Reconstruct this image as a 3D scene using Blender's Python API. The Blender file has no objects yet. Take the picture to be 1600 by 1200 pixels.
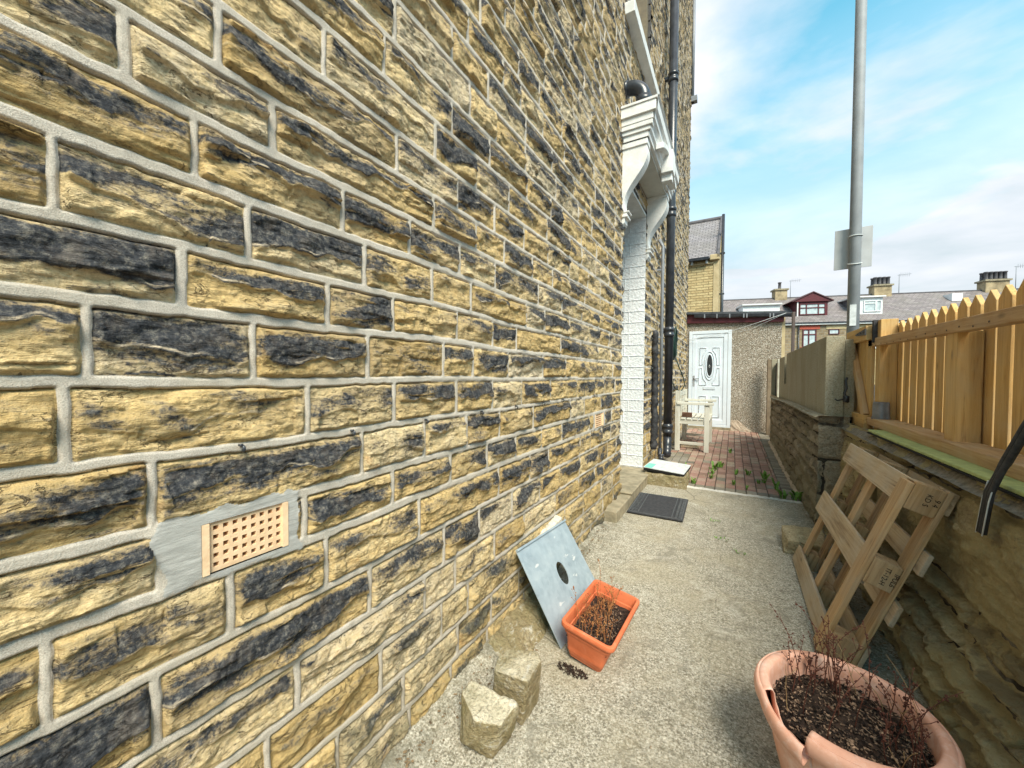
import bpy, bmesh, math, random
import numpy as np
from mathutils import Vector, Matrix
R = math.radians
S = bpy.context.scene
col = S.collection

# ------------------------------------------------------------------ camera
YAW, PITCH, ROLL, EYE = R(30.304), R(1.302), R(0.4), 1.33
fw = Vector((-math.sin(YAW)*math.cos(PITCH), math.cos(YAW)*math.cos(PITCH), -math.sin(PITCH)))
rt = Vector((math.cos(YAW), math.sin(YAW), 0)); up = rt.cross(fw)
rt2 = rt*math.cos(ROLL) + up*math.sin(ROLL); up2 = -rt*math.sin(ROLL) + up*math.cos(ROLL)
cam = bpy.data.cameras.new('camera'); camo = bpy.data.objects.new('camera', cam); col.objects.link(camo)
M = Matrix((rt2, up2, -fw)).transposed().to_4x4(); M.translation = Vector((0, 0, EYE)); camo.matrix_world = M
cam.sensor_width = 36; cam.sensor_fit = 'HORIZONTAL'; cam.lens = 590/1600*36; cam.clip_start = .02; cam.clip_end = 2000
S.camera = camo

# ------------------------------------------------------------------ sun, sky, exposure
SUN = Vector((.42, -.50, .76)).normalized()
sl = bpy.data.lights.new('sun', 'SUN'); sl.energy = 2.4; sl.angle = R(26); sl.color = (1, .90, .75)
so = bpy.data.objects.new('sun', sl); col.objects.link(so); so.rotation_euler = (-SUN).to_track_quat('-Z', 'Y').to_euler()
W = bpy.data.worlds.new('World'); S.world = W; W.use_nodes = True
nt = W.node_tree; nt.nodes.clear(); N = nt.nodes.new; LK = nt.links.new
wo = N('ShaderNodeOutputWorld'); bg = N('ShaderNodeBackground'); bg.inputs[1].default_value = .15
sky = N('ShaderNodeTexSky'); sky.sky_type = 'NISHITA'; sky.sun_disc = False
sky.sun_elevation = math.asin(SUN.z); sky.sun_rotation = math.atan2(SUN.x, SUN.y); sky.air_density = 1.0; sky.ozone_density = 2.2; sky.dust_density = .4
tc = N('ShaderNodeTexCoord'); sep = N('ShaderNodeSeparateXYZ'); LK(tc.outputs['Generated'], sep.inputs[0])
mz = N('ShaderNodeMath'); mz.operation = 'MAXIMUM'; LK(sep.outputs[2], mz.inputs[0]); mz.inputs[1].default_value = 0.0
az = N('ShaderNodeMath'); az.operation = 'ADD'; LK(mz.outputs[0], az.inputs[0]); az.inputs[1].default_value = .22
dv = N('ShaderNodeVectorMath'); dv.operation = 'DIVIDE'; LK(tc.outputs['Generated'], dv.inputs[0])
cb = N('ShaderNodeCombineXYZ'); [LK(az.outputs[0], cb.inputs[i]) for i in range(3)]; LK(cb.outputs[0], dv.inputs[1])
mp = N('ShaderNodeMapping'); LK(dv.outputs[0], mp.inputs[0]); mp.inputs['Rotation'].default_value = (0, 0, R(20)); mp.inputs['Scale'].default_value = (.8, 1.15, 1); mp.inputs['Location'].default_value = (4.1, 2.3, 0)
def wn(scale, det, rough, dist=0.):
    n = N('ShaderNodeTexNoise'); n.inputs['Scale'].default_value = scale; n.inputs['Detail'].default_value = det
    n.inputs['Roughness'].default_value = rough; n.inputs['Distortion'].default_value = dist; LK(mp.outputs[0], n.inputs['Vector']); return n
n1 = wn(1.0, 8, .52, .35); n2 = wn(1.9, 7, .55, .3)
rp = N('ShaderNodeValToRGB'); LK(n1.outputs[0], rp.inputs[0]); rp.color_ramp.elements[0].position = .38; rp.color_ramp.elements[1].position = .55
# clouds are thicker towards the horizon
hz = N('ShaderNodeMapRange'); LK(sep.outputs[2], hz.inputs[0]); hz.inputs[1].default_value = .20; hz.inputs[2].default_value = .68; hz.inputs[3].default_value = 1.0; hz.inputs[4].default_value = .0
mx = N('ShaderNodeMath'); mx.operation = 'MAXIMUM'; LK(rp.outputs[0], mx.inputs[0]); LK(hz.outputs[0], mx.inputs[1])
mm = N('ShaderNodeMath'); mm.operation = 'MULTIPLY'; LK(mx.outputs[0], mm.inputs[0]); mm.inputs[1].default_value = .95
cr = N('ShaderNodeValToRGB'); LK(n2.outputs[0], cr.inputs[0]); cr.color_ramp.elements[0].position = .36; cr.color_ramp.elements[1].position = .62
cr.color_ramp.elements[0].color = (2.1, 2.25, 2.4, 1); cr.color_ramp.elements[1].color = (2.85, 2.8, 2.95, 1)
gd = N('ShaderNodeMix'); gd.data_type = 'RGBA'; gd.blend_type = 'MULTIPLY'; gd.inputs[0].default_value = 1
LK(sky.outputs[0], gd.inputs['A']); gd.inputs['B'].default_value = (.13, .92, .76, 1)
mi = N('ShaderNodeMix'); mi.data_type = 'RGBA'; LK(mm.outputs[0], mi.inputs[0]); LK(gd.outputs['Result'], mi.inputs['A']); LK(cr.outputs[0], mi.inputs['B'])
lo = N('ShaderNodeMapRange'); LK(sep.outputs[2], lo.inputs[0]); lo.inputs[1].default_value = .0; lo.inputs[2].default_value = .38; lo.inputs[3].default_value = .72; lo.inputs[4].default_value = 1.0
sc_ = N('ShaderNodeVectorMath'); sc_.operation = 'SCALE'; LK(mi.outputs['Result'], sc_.inputs[0]); LK(lo.outputs[0], sc_.inputs['Scale'])
LK(sc_.outputs[0], bg.inputs[0]); LK(bg.outputs[0], wo.inputs[0])
S.view_settings.view_transform = 'Standard'; S.view_settings.look = 'None'; S.view_settings.gamma = 1; S.view_settings.exposure = 1.45
try:
    S.cycles.use_denoising = True; S.cycles.max_bounces = 8; S.cycles.diffuse_bounces = 5
except Exception: pass

# ------------------------------------------------------------------ numpy noise
def _h(ix, iy, s):
    h = (ix.astype(np.int64)*374761393 + iy.astype(np.int64)*668265263 + int(s)*2147483647) & 0xffffffff
    h = ((h ^ (h >> 13))*1274126177) & 0xffffffff
    h = ((h ^ (h >> 16))*2246822519) & 0xffffffff
    return ((h ^ (h >> 15)) & 0xffff)/65535.
def vn(x, y, s=0):
    ix = np.floor(x); iy = np.floor(y); fx = x-ix; fy = y-iy
    fx = fx*fx*(3-2*fx); fy = fy*fy*(3-2*fy); ix = ix.astype(np.int64); iy = iy.astype(np.int64)
    a = _h(ix, iy, s); b = _h(ix+1, iy, s); c = _h(ix, iy+1, s); d = _h(ix+1, iy+1, s)
    return (a+(b-a)*fx)*(1-fy) + (c+(d-c)*fx)*fy
def fbm(x, y, s=0, o=4, g=.5):
    r = 0; a = 1; t = 0
    for i in range(o):
        r = r + a*vn(x*2**i + 17.3*i, y*2**i + 9.1*i, s+i*7); t += a; a *= g
    return r/t
def facet(x, y, s):
    # chipped planes: upper envelope of randomly tilted planes round jittered cell points
    ix = np.floor(x); iy = np.floor(y); r = np.full(x.shape, -9.)
    for i in (-1, 0, 1):
        for j in (-1, 0, 1):
            cx = ix+i; cy = iy+j; px = cx+_h(cx, cy, s); py = cy+_h(cx, cy, s+1)
            dx = x-px; dy = y-py
            v = _h(cx, cy, s+2)*.55 + (_h(cx, cy, s+3)-.5)*1.1*dx + (_h(cx, cy, s+4)-.6)*1.3*dy - .30*(dx*dx+dy*dy)
            r = np.maximum(r, v)
    return r
def sst(a, b, x):
    t = np.clip((x-a)/(b-a), 0, 1); return t*t*(3-2*t)

# ------------------------------------------------------------------ materials
def nodes(name):
    m = bpy.data.materials.new(name); m.use_nodes = True; t = m.node_tree
    b = t.nodes['Principled BSDF']; return m, t, b
class G:
    """tiny node-graph helper"""
    def __init__(s, name):
        s.m, s.t, s.b = nodes(name)
    def n(s, typ, **k):
        x = s.t.nodes.new('ShaderNode'+typ)
        for a, v in k.items(): setattr(x, a, v)
        return x
    def l(s, a, b): s.t.links.new(a, b)
    def obj(s): return s.n('TexCoord').outputs['Object']
    def geo(s): return s.n('NewGeometry').outputs['Position']
    def att(s, name, o='Vector'):
        a = s.n('Attribute'); a.attribute_name = name; return a.outputs[o]
    def mapv(s, v, sc=(1, 1, 1), loc=(0, 0, 0), rot=(0, 0, 0)):
        m = s.n('Mapping'); s.l(v, m.inputs[0]); m.inputs['Scale'].default_value = sc; m.inputs['Location'].default_value = loc; m.inputs['Rotation'].default_value = rot
        return m.outputs[0]
    def noise(s, v, sc, det=4, ro=.55, di=0.):
        n = s.n('TexNoise'); s.l(v, n.inputs['Vector']); n.inputs['Scale'].default_value = sc; n.inputs['Detail'].default_value = det
        n.inputs['Roughness'].default_value = ro; n.inputs['Distortion'].default_value = di; return n.outputs[0]
    def vor(s, v, sc, feat='F1', out='Distance'):
        n = s.n('TexVoronoi'); n.feature = feat; s.l(v, n.inputs['Vector']); n.inputs['Scale'].default_value = sc; return n.outputs[out]
    def ramp(s, f, stops, ip='LINEAR'):
        r = s.n('ValToRGB'); s.l(f, r.inputs[0]); e = r.color_ramp.elements; r.color_ramp.interpolation = ip
        while len(e) < len(stops): e.new(.5)
        for i, (p, c) in enumerate(stops):
            e[i].position = p; e[i].color = (*c, 1) if not isinstance(c, (int, float)) else (c, c, c, 1)
        return r.outputs[0]
    def mix(s, f, a, b, bt='MIX'):
        x = s.n('Mix'); x.data_type = 'RGBA'; x.blend_type = bt
        for i, v in ((0, f), ('A', a), ('B', b)):
            if hasattr(v, 'links') or hasattr(v, 'is_linked'): s.l(v, x.inputs[i])
            elif isinstance(v, (int, float)): x.inputs[i].default_value = v if i == 0 else (v, v, v, 1)
            else: x.inputs[i].default_value = (*v, 1)
        return x.outputs['Result']
    def math(s, op, a, b=0.):
        x = s.n('Math'); x.operation = op
        for i, v in enumerate((a, b)):
            if hasattr(v, 'is_linked'): s.l(v, x.inputs[i])
            else: x.inputs[i].default_value = v
        return x.outputs[0]
    def mr(s, v, a, b, c=0., d=1.):
        x = s.n('MapRange'); s.l(v, x.inputs[0])
        for i, q in enumerate((a, b, c, d)): x.inputs[i+1].default_value = q
        return x.outputs[0]
    def sepc(s, v):
        x = s.n('SeparateXYZ'); s.l(v, x.inputs[0]); return x.outputs
    def bump(s, h, st=.5, d=.01, prev=None):
        x = s.n('Bump'); s.l(h, x.inputs['Height']); x.inputs['Strength'].default_value = st; x.inputs['Distance'].default_value = d
        if prev is not None: s.l(prev, x.inputs['Normal'])
        return x.outputs[0]
    def out(s, c, ro=.8, nrm=None, metal=0., spec=.3):
        for k, v in (('Base Color', c), ('Roughness', ro)):
            if hasattr(v, 'is_linked'): s.l(v, s.b.inputs[k])
            else: s.b.inputs[k].default_value = (*v, 1) if k == 'Base Color' else v
        s.b.inputs['Metallic'].default_value = metal; s.b.inputs['Specular IOR Level'].default_value = spec
        if nrm is not None: s.l(nrm, s.b.inputs['Normal'])
        return s.m

def plain(name, c, c2=None, sc=8., ro=.6, bs=.15, bd=.003, bsc=60., metal=0., spec=.35, det=5):
    g = G(name); v = g.geo(); n = g.noise(v, sc, det, .6)
    c2 = c2 or tuple(x*.72 for x in c)
    cc = g.ramp(n, [(.32, c2), (.62, c)])
    nb = g.noise(v, bsc, 4, .6)
    return g.out(cc, ro, g.bump(nb, bs, bd), metal, spec)

def mat_housestone():
    g = G('pitch_faced_stone'); v = g.geo()
    a = g.sepc(g.att('mk')); b = g.sepc(g.att('mk2'))
    nf = g.noise(v, 95, 6, .68); nm = g.noise(v, 19, 6, .65, .3); nl = g.noise(v, 5, 4, .6)
    st = g.noise(g.mapv(v, (1, .32, 1.6)), 46, 5, .68, .5)
    # stone body colour
    tone = g.math('ADD', a[2], g.math('MULTIPLY', g.math('SUBTRACT', nm, .5), .75))
    body = g.ramp(tone, [(.0, (.37, .25, .10)), (.22, (.56, .39, .165)), (.48, (.71, .51, .235)), (.7, (.78, .60, .33)), (.95, (.70, .59, .42))])
    body = g.mix(g.mr(nf, .36, .60), g.mix(.55, body, (.20, .135, .06)), body)
    body = g.mix(g.mr(st, .50, .72, 0, .45), body, (.66, .54, .32))
    body = g.mix(g.mr(st, .28, .42, .62, 0), body, (.15, .09, .04))
    body = g.mix(g.mr(g.noise(v, 9, 3, .6), .64, .74, 0, .35), body, (.50, .20, .05))
    zp = g.sepc(v); hi = g.mr(zp[2], 2.0, 5.5, 0, .55); body = g.mix(hi, body, (.37, .29, .195))
    body = g.mix(g.mr(g.noise(v, 2.2, 4, .6), .48, .70, 0, .45), body, (.44, .37, .26))
    ck = g.noise(g.mapv(v, (1, .45, 1.35), rot=(.12, 0, 0)), 21, 5, .62, 1.1); ckl = g.mr(g.math('ABSOLUTE', g.math('SUBTRACT', ck, .5)), .0, .016, 1, 0); ckl = g.math('MULTIPLY', ckl, g.mr(nm, .45, .6))
    # black soot with a brown-grey fringe
    q = g.math('ADD', a[1], g.math('ADD', g.math('MULTIPLY', g.math('SUBTRACT', nf, .5), 1.0), g.math('MULTIPLY', g.math('SUBTRACT', st, .5), .9)))
    body = g.mix(g.mr(q, .16, .50, 0, .66), body, (.28, .215, .135))
    body = g.mix(g.math('MULTIPLY', ckl, .8), body, (.09, .06, .035))
    sm = g.mr(q, .36, .64)
    soot = g.ramp(g.noise(v, 70, 6, .72), [(.32, (.014, .016, .020)), (.50, (.05, .052, .058)), (.62, (.15, .14, .125)), (.76, (.34, .30, .25))])
    soot = g.mix(g.mr(nm, .50, .66, 0, .55), soot, (.15, .125, .105))
    c = g.mix(sm, body, soot)
    c = g.mix(g.math('MULTIPLY', g.mr(b[1], .45, .9), g.mr(st, .42, .58)), c, (.55, .45, .32))
    # dirt / algae low down
    c = g.mix(g.math('MULTIPLY', b[2], g.mr(nm, .35, .6)), c, (.17, .15, .075))
    # mortar
    gr = g.noise(v, 420, 3, .7)
    mo = g.ramp(gr, [(.3, (.37, .325, .27)), (.5, (.55, .495, .425)), (.7, (.70, .64, .56))])
    mo = g.mix(g.mr(nl, .42, .68, 0, .45), mo, (.42, .37, .29)); mo = g.mix(g.mr(nm, .60, .70, 0, .5), mo, (.30, .26, .20)); mo = g.mix(g.mr(nf, .68, .76, 0, .5), mo, (.20, .17, .13))
    mo = g.mix(g.math('MULTIPLY', b[2], .5), mo, (.24, .22, .16))
    pt = g.ramp(g.noise(g.mapv(v, (1, .12, 1.)), 210, 4, .7), [(.3, (.32, .315, .295)), (.7, (.56, .55, .52))])
    mo = g.mix(b[0], mo, pt)
    c = g.mix(g.mr(a[0], .42, .58), c, mo)
    hs = g.math('SUBTRACT', g.math('ADD', g.math('MULTIPLY', nf, .7), g.math('MULTIPLY', st, 1.)), g.math('MULTIPLY', ckl, .7))
    hh = g.mix(g.mr(a[0], .42, .58), hs, g.math('ADD', g.math('MULTIPLY', gr, .22), .70))
    return g.out(c, .88, g.bump(hh, .9, .010), 0, .2)

def mat_rubble(name, cols, dark, moss, sc=1.):
    g = G(name); v = g.geo(); a = g.sepc(g.att('mk')); b = g.sepc(g.att('mk2'))
    nf = g.noise(v, 80*sc, 6, .7); nm = g.noise(v, 12*sc, 6, .65, .4); nl = g.noise(v, 3.5, 5, .6)
    st = g.noise(g.mapv(v, (1, .3, 1.4), rot=(.25, 0, 0)), 30*sc, 5, .7, .8)
    tone = g.math('ADD', a[2], g.math('MULTIPLY', g.math('SUBTRACT', nm, .5), .8))
    body = g.ramp(tone, [(.1, cols[0]), (.45, cols[1]), (.8, cols[2])])
    body = g.mix(g.mr(nf, .36, .52, .55, 0), body, dark)
    body = g.mix(g.mr(st, .56, .72, 0, .5), body, tuple(min(1, x*1.6) for x in cols[2]))
    body = g.mix(g.mr(g.math('ADD', nl, g.math('MULTIPLY', b[2], .4)), .50, .72, 0, .75), body, moss)
    q = g.math('ADD', a[1], g.math('MULTIPLY', g.math('SUBTRACT', nf, .5), .9))
    body = g.mix(g.mr(q, .48, .72, 0, .6), body, dark)
    mo = g.mix(g.mr(nl, .46, .58), (.06, .05, .04), g.ramp(g.noise(v, 260, 3, .7), [(.3, (.16, .145, .115)), (.7, (.38, .35, .29))]))
    body = g.mix(g.mr(a[0], .42, .58), body, mo)
    hs = g.math('ADD', nf, g.math('MULTIPLY', st, 1.1))
    return g.out(body, .9, g.bump(hs, 1., .018), 0, .15)

def mat_wood(name, light, mid, dark, grey=(.40, .37, .32), greyamt=.3):
    g = G(name); v = g.att('gr')
    n1 = g.noise(g.mapv(v, (1, 1, .045)), 62, 5, .65, .8)
    n2 = g.noise(g.mapv(v, (1, 1, .12)), 9, 4, .6, .6)
    n3 = g.noise(v, 5, 3, .6)
    kn = g.vor(g.mapv(v, (1, 1, .45), loc=(.3, .1, .7)), 9.5); nb = g.noise(g.mapv(v, (1, 1, .02)), 1.7, 2, .5)
    f = g.math('ADD', g.math('MULTIPLY', n1, .62), g.math('MULTIPLY', n2, .38))
    c = g.ramp(f, [(.34, dark), (.48, mid), (.64, light)])
    c = g.mix(g.mr(nb, .35, .65, .32, 0), c, tuple(x*.6 for x in mid))
    c = g.mix(g.mr(n1, .36, .30, 0, .6), c, tuple(x*.5 for x in dark))
    c = g.mix(g.mr(kn, .05, .15, .85, 0), c, tuple(x*.32 for x in mid))
    c = g.mix(g.mr(n3, .42, .68, 0, greyamt), c, grey)
    c = g.mix(g.mr(g.noise(v, 190, 3, .7), .62, .72, 0, .4), c, tuple(x*.5 for x in dark))
    return g.out(c, .72, g.bump(g.math('ADD', n1, g.math('MULTIPLY', g.noise(v, 140, 3), .3)), .45, .004), 0, .25)

def mat_concrete_ground():
    g = G('worn_concrete'); v = g.geo()
    vd = g.vor(v, 62, 'F1', 'Color'); vs = g.vor(v, 62); vv = g.vor(v, 150, 'F1', 'Color')
    nf = g.noise(v, 170, 5, .72); nm = g.noise(v, 7, 7, .68, .3); nl = g.noise(v, 1.5, 5, .62, .3); ns = g.noise(v, 30, 6, .7)
    nf2 = g.noise(v, 88, 4, .75); nf = g.math('ADD', g.math('MULTIPLY', nf, .5), g.math('MULTIPLY', nf2, .5))
    c = g.ramp(nf, [(.36, (.09, .08, .06)), (.45, (.25, .23, .175)), (.53, (.43, .40, .33)), (.63, (.70, .67, .59))])
    ag = g.ramp(g.sepc(vd)[0], [(.0, (.16, .14, .10)), (.35, (.40, .36, .28)), (.75, (.56, .51, .42)), (1, (.76, .71, .60))])
    c = g.mix(g.mr(vs, .22, .42, .55, 0), c, ag)
    c = g.mix(g.mr(g.sepc(vv)[1], .78, .9, 0, .55), c, (.08, .07, .05))
    c = g.mix(g.mr(ns, .52, .64, 0, .6), c, (.13, .115, .075))
    c = g.mix(g.mr(nl, .45, .62, 0, .45), c, (.34, .295, .20))
    c = g.mix(g.mr(nm, .56, .72, 0, .35), c, (.70, .67, .58))
    c = g.mix(g.mr(nm, .24, .40, .65, 0), c, (.12, .11, .075))
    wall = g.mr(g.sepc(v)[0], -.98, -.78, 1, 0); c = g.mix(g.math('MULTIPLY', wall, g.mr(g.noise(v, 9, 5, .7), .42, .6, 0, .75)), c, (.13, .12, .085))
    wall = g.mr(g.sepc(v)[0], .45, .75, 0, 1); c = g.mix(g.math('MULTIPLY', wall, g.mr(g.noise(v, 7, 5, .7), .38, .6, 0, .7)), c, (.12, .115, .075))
    c = g.mix(g.mr(g.noise(v, 3.2, 6, .7, 1.2), .55, .64, 0, .62), c, (.20, .185, .145)); c = g.mix(g.mr(g.noise(v, 2.3, 6, .7, .8), .40, .32, 0, .22), c, (.68, .65, .58))
    # hairline cracks
    cv = g.n('TexVoronoi'); cv.feature = 'DISTANCE_TO_EDGE'; cv.inputs['Scale'].default_value = .9
    g.l(g.mix(.30, v, g.mix(1., g.n('TexNoise').outputs['Color'], (0, 0, 0)), 'ADD'), cv.inputs['Vector'])
    c = g.mix(g.math('MULTIPLY', g.mr(cv.outputs['Distance'], .001, .005, .55, 0), g.mr(nl, .53, .60)), c, (.05, .045, .035))
    h = g.math('ADD', g.math('MULTIPLY', nf, 1.), g.math('MULTIPLY', g.mr(vs, 0, .6, 1, 0), .4))
    return g.out(c, .88, g.bump(h, .9, .006), 0, .2)

def mat_pebbledash():
    g = G('pebbledash'); v = g.geo(); sc = 62
    cl = g.vor(v, sc, 'F1', 'Color'); d = g.vor(v, sc)
    c = g.ramp(g.sepc(cl)[0], [(0, (.18, .14, .10)), (.3, (.38, .32, .25)), (.6, (.50, .44, .36)), (.85, (.62, .56, .48)), (1, (.76, .72, .66))])
    c = g.mix(g.mr(d, .42, .62), c, (.17, .145, .11))
    c = g.mix(g.mr(g.noise(v, 1.6, 5, .6), .45, .7, 0, .35), c, (.24, .215, .16))
    return g.out(c, .85, g.bump(g.mr(d, 0, .65, 1, 0), .9, .008), 0, .2)

def mat_slate(name, a, b2, c2, su=4.5, sv=7.):
    g = G(name); v = g.att('gr')
    br = g.n('TexBrick'); g.l(v, br.inputs['Vector']); br.inputs['Scale'].default_value = 1.; br.offset = .5
    br.inputs['Brick Width'].default_value = 1./su; br.inputs['Row Height'].default_value = 1./sv; br.inputs['Mortar Size'].default_value = .012
    br.inputs['Color1'].default_value = (*a, 1); br.inputs['Color2'].default_value = (*b2, 1); br.inputs['Mortar'].default_value = (.05, .05, .055, 1); br.inputs['Bias'].default_value = 0
    c = g.mix(g.mr(g.noise(v, 9, 5, .7), .45, .7, 0, .7), br.outputs['Color'], c2)
    c = g.mix(g.mr(g.noise(v, 1.3, 4, .6), .4, .7, 0, .4), c, (.16, .15, .12))
    return g.out(c, .6, g.bump(g.math('ADD', br.outputs['Fac'], g.noise(v, 20, 3)), -.4, .02), 0, .3)

def mat_farstone(name, a, b2, mo, w=.42, h=.16, msize=.012):
    g = G(name); v = g.att('gr')
    br = g.n('TexBrick'); g.l(v, br.inputs['Vector']); br.inputs['Scale'].default_value = 1.; br.offset = .43
    br.inputs['Brick Width'].default_value = w; br.inputs['Row Height'].default_value = h; br.inputs['Mortar Size'].default_value = msize; br.inputs['Mortar Smooth'].default_value = .3
    br.inputs['Color1'].default_value = (*a, 1); br.inputs['Color2'].default_value = (*b2, 1); br.inputs['Mortar'].default_value = (*mo, 1)
    c = g.mix(g.mr(g.noise(v, 7, 5, .7), .48, .68, 0, .55), br.outputs['Color'], tuple(x*.45 for x in a))
    c = g.mix(g.mr(g.noise(v, 14, 4, .7), .55, .7, 0, .4), c, tuple(min(1, x*1.35) for x in b2))
    return g.out(c, .85, g.bump(g.math('ADD', g.math('MULTIPLY', br.outputs['Fac'], -1), g.noise(v, 12, 4)), .7, .03), 0, .2)

def mat_glass(name, c=(.04, .05, .06), ro=.06):
    g = G(name); v = g.geo(); n = g.noise(v, 3, 2)
    return g.out(g.ramp(n, [(.3, c), (.7, tuple(x*2.2 for x in c))]), ro, None, 0, .8)

M_HOUSE = mat_housestone()
M_RUB = mat_rubble('rubble_stone', [(.17, .14, .10), (.31, .26, .19), (.45, .39, .30)], (.06, .05, .038), (.26, .23, .15))
M_BIG = mat_rubble('mossy_stone', [(.30, .24, .145), (.52, .43, .27), (.66, .57, .40)], (.13, .10, .065), (.42, .35, .18), .8)
M_GROUND = mat_concrete_ground()
M_PEB = mat_pebbledash()
M_FENCE = mat_wood('golden_softwood', (.70, .475, .205), (.59, .365, .135), (.36, .195, .07), (.50, .39, .24), .45)
M_RAIL = mat_wood('planed_softwood', (.62, .44, .25), (.50, .31, .15), (.30, .16, .065), (.48, .40, .30), .35)
M_PAL = mat_wood('pallet_wood', (.62, .43, .24), (.46, .285, .135), (.22, .12, .05), (.42, .35, .26), .45)
M_PALG = mat_wood('weathered_pallet_wood', (.62, .50, .35), (.47, .35, .22), (.25, .17, .10), (.46, .41, .34), .6)
M_BENCH = mat_wood('painted_bench_wood', (.68, .67, .60), (.60, .58, .50), (.36, .33, .24), (.55, .55, .49), .3)
M_WHITE = plain('white_masonry_paint', (.78, .78, .76), (.64, .64, .62), 11, .55, .5, .004, 45)
M_UPVC = plain('white_plastic', (.66, .72, .78), (.60, .66, .72), 3, .35, .03, .001, 40)
M_BLACK = plain('black_gloss_paint', (.022, .026, .034), (.045, .05, .06), 9, .28, .25, .002, 70, 0, .5)
M_GREYP = plain('grey_plastic', (.24, .26, .29), (.19, .2, .22), 9, .4, .1, .001, 60)
M_LAG = plain('black_lagging', (.018, .018, .02), (.05, .05, .055), 15, .6, .9, .012, 26)
M_RUBBER = plain('black_rubber', (.025, .026, .03), (.055, .055, .06), 40, .7, .5, .002, 180)
g = G('orange_terracotta'); v = g.geo(); c = g.ramp(g.noise(v, 9, 5, .65), [(.35, (.50, .12, .045)), (.65, (.64, .175, .075))])
c = g.mix(g.mr(g.noise(v, 26, 6, .7), .58, .78, 0, .4), c, (.70, .36, .25)); c = g.mix(g.mr(g.noise(v, 70, 5, .75), .64, .74, 0, .6), c, (.22, .08, .04)); c = g.mix(g.mr(g.sepc(v)[2], .0, .05, .6, 0), c, (.20, .09, .05))
M_TERRA = g.out(c, .5, g.bump(g.noise(v, 90, 4), .2, .001), 0, .35)
g = G('faded_terracotta'); v = g.geo(); c = g.ramp(g.noise(v, 6, 5, .65), [(.35, (.62, .30, .20)), (.65, (.76, .44, .33))])
c = g.mix(g.mr(g.noise(v, 22, 6, .7), .50, .70, 0, .6), c, (.84, .66, .58)); c = g.mix(g.mr(g.noise(v, 34, 6, .8), .60, .70, 0, .5), c, (.34, .21, .15)); c = g.mix(g.mr(g.sepc(v)[2], .0, .12, .5, 0), c, (.30, .20, .14))
M_PINK = g.out(c, .62, g.bump(g.noise(v, 130, 4), .2, .001), 0, .3)
M_SOIL = plain('dry_compost', (.055, .032, .022), (.006, .004, .003), 75, .95, 1, .012, 90)
M_GALV = None
M_CONC = None
g = G('galvanised_steel'); v = g.geo(); n = g.noise(v, 9, 5, .6); sp = g.vor(v, 38, 'F1', 'Color')
c = g.ramp(n, [(.3, (.30, .38, .44)), (.55, (.40, .49, .55)), (.75, (.52, .60, .64))])
c = g.mix(g.mr(g.sepc(sp)[0], 0, 1, 0, .3), c, (.56, .64, .69)); c = g.mix(g.mr(g.noise(g.mapv(v, (1, .4, 1.5), rot=(0, .5, .2)), 16, 4, .6), .66, .70, 0, .8), c, (.78, .80, .80))
M_GALV = g.out(c, .42, g.bump(n, .1, .002), .35, .4)
g = G('cast_concrete'); v = g.geo(); nf = g.noise(v, 110, 5, .7); nm = g.noise(g.mapv(v, (1, 1, .35)), 5, 6, .65, .3)
c = g.ramp(nf, [(.3, (.20, .175, .12)), (.5, (.36, .33, .25)), (.7, (.48, .45, .37))])
c = g.mix(g.mr(nm, .4, .7, 0, .7), c, (.25, .215, .125)); c = g.mix(g.mr(g.vor(v, 46), .12, .2, .6, 0), c, (.08, .07, .05))
M_CONC = g.out(c, .9, g.bump(nf, .7, .006), 0, .15)
M_MORTAR = plain('cement_fillet', (.50, .47, .40), (.27, .24, .18), 14, .9, .8, .008, 90)
M_STEP = plain('worn_sandstone', (.34, .29, .20), (.19, .165, .11), 9, .85, .8, .006, 70)
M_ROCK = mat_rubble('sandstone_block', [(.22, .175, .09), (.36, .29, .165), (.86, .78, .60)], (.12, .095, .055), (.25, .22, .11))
M_CLAY = plain('buff_clay', (.86, .62, .40), (.74, .50, .30), 30, .75, .5, .002, 150)
M_DARK = plain('dark_void', (.012, .011, .010), None, 5, .9, .1)
M_MAROON = plain('maroon_board', (.115, .022, .028), (.075, .015, .02), 5, .5, .1)
M_FELT = plain('roofing_felt', (.075, .085, .10), (.04, .045, .055), 6, .7, .5, .004, 60)
M_GREENP = plain('flaking_green_paint', (.44, .52, .20), (.30, .36, .15), 22, .6, .4, .003, 60)
M_SLATE = mat_slate('grey_slate', (.20, .19, .20), (.30, .28, .29), (.15, .13, .135))
M_SLATE2 = mat_slate('purple_grey_slate', (.17, .145, .145), (.27, .235, .235), (.13, .105, .105), 3.2, 5.)
M_YSTONE = mat_farstone('yellow_sandstone', (.60, .48, .26), (.48, .36, .18), (.22, .16, .08), .42, .098, .010)
M_TSTONE = mat_farstone('brown_sandstone', (.22, .165, .10), (.34, .26, .16), (.30, .26, .20), .40, .2, .02)
M_QUOIN = plain('cream_sandstone', (.56, .45, .27), (.42, .33, .18), 4, .8, .3, .004, 30)
M_GLASS = mat_glass('window_glass', (.10, .13, .15))
M_DGLASS = mat_glass('dark_glass', (.012, .014, .016))
M_CURT = plain('net_curtain', (.50, .58, .60), (.34, .40, .42), 6, .8, .1)
M_STEM = plain('dry_stem', (.13, .045, .028), (.06, .02, .015), 30, .8, .1)
M_STEMO = plain('straw_stem', (.42, .20, .07), (.20, .05, .025), 40, .8, .1)
M_LEAF = plain('weed_leaf', (.16, .30, .045), (.09, .19, .03), 60, .6, .2, .002, 60, 0, .3)
M_POLE = plain('galvanised_pole', (.27, .29, .31), (.21, .225, .24), 5, .6, .1, .001, 50, 0)
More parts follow.
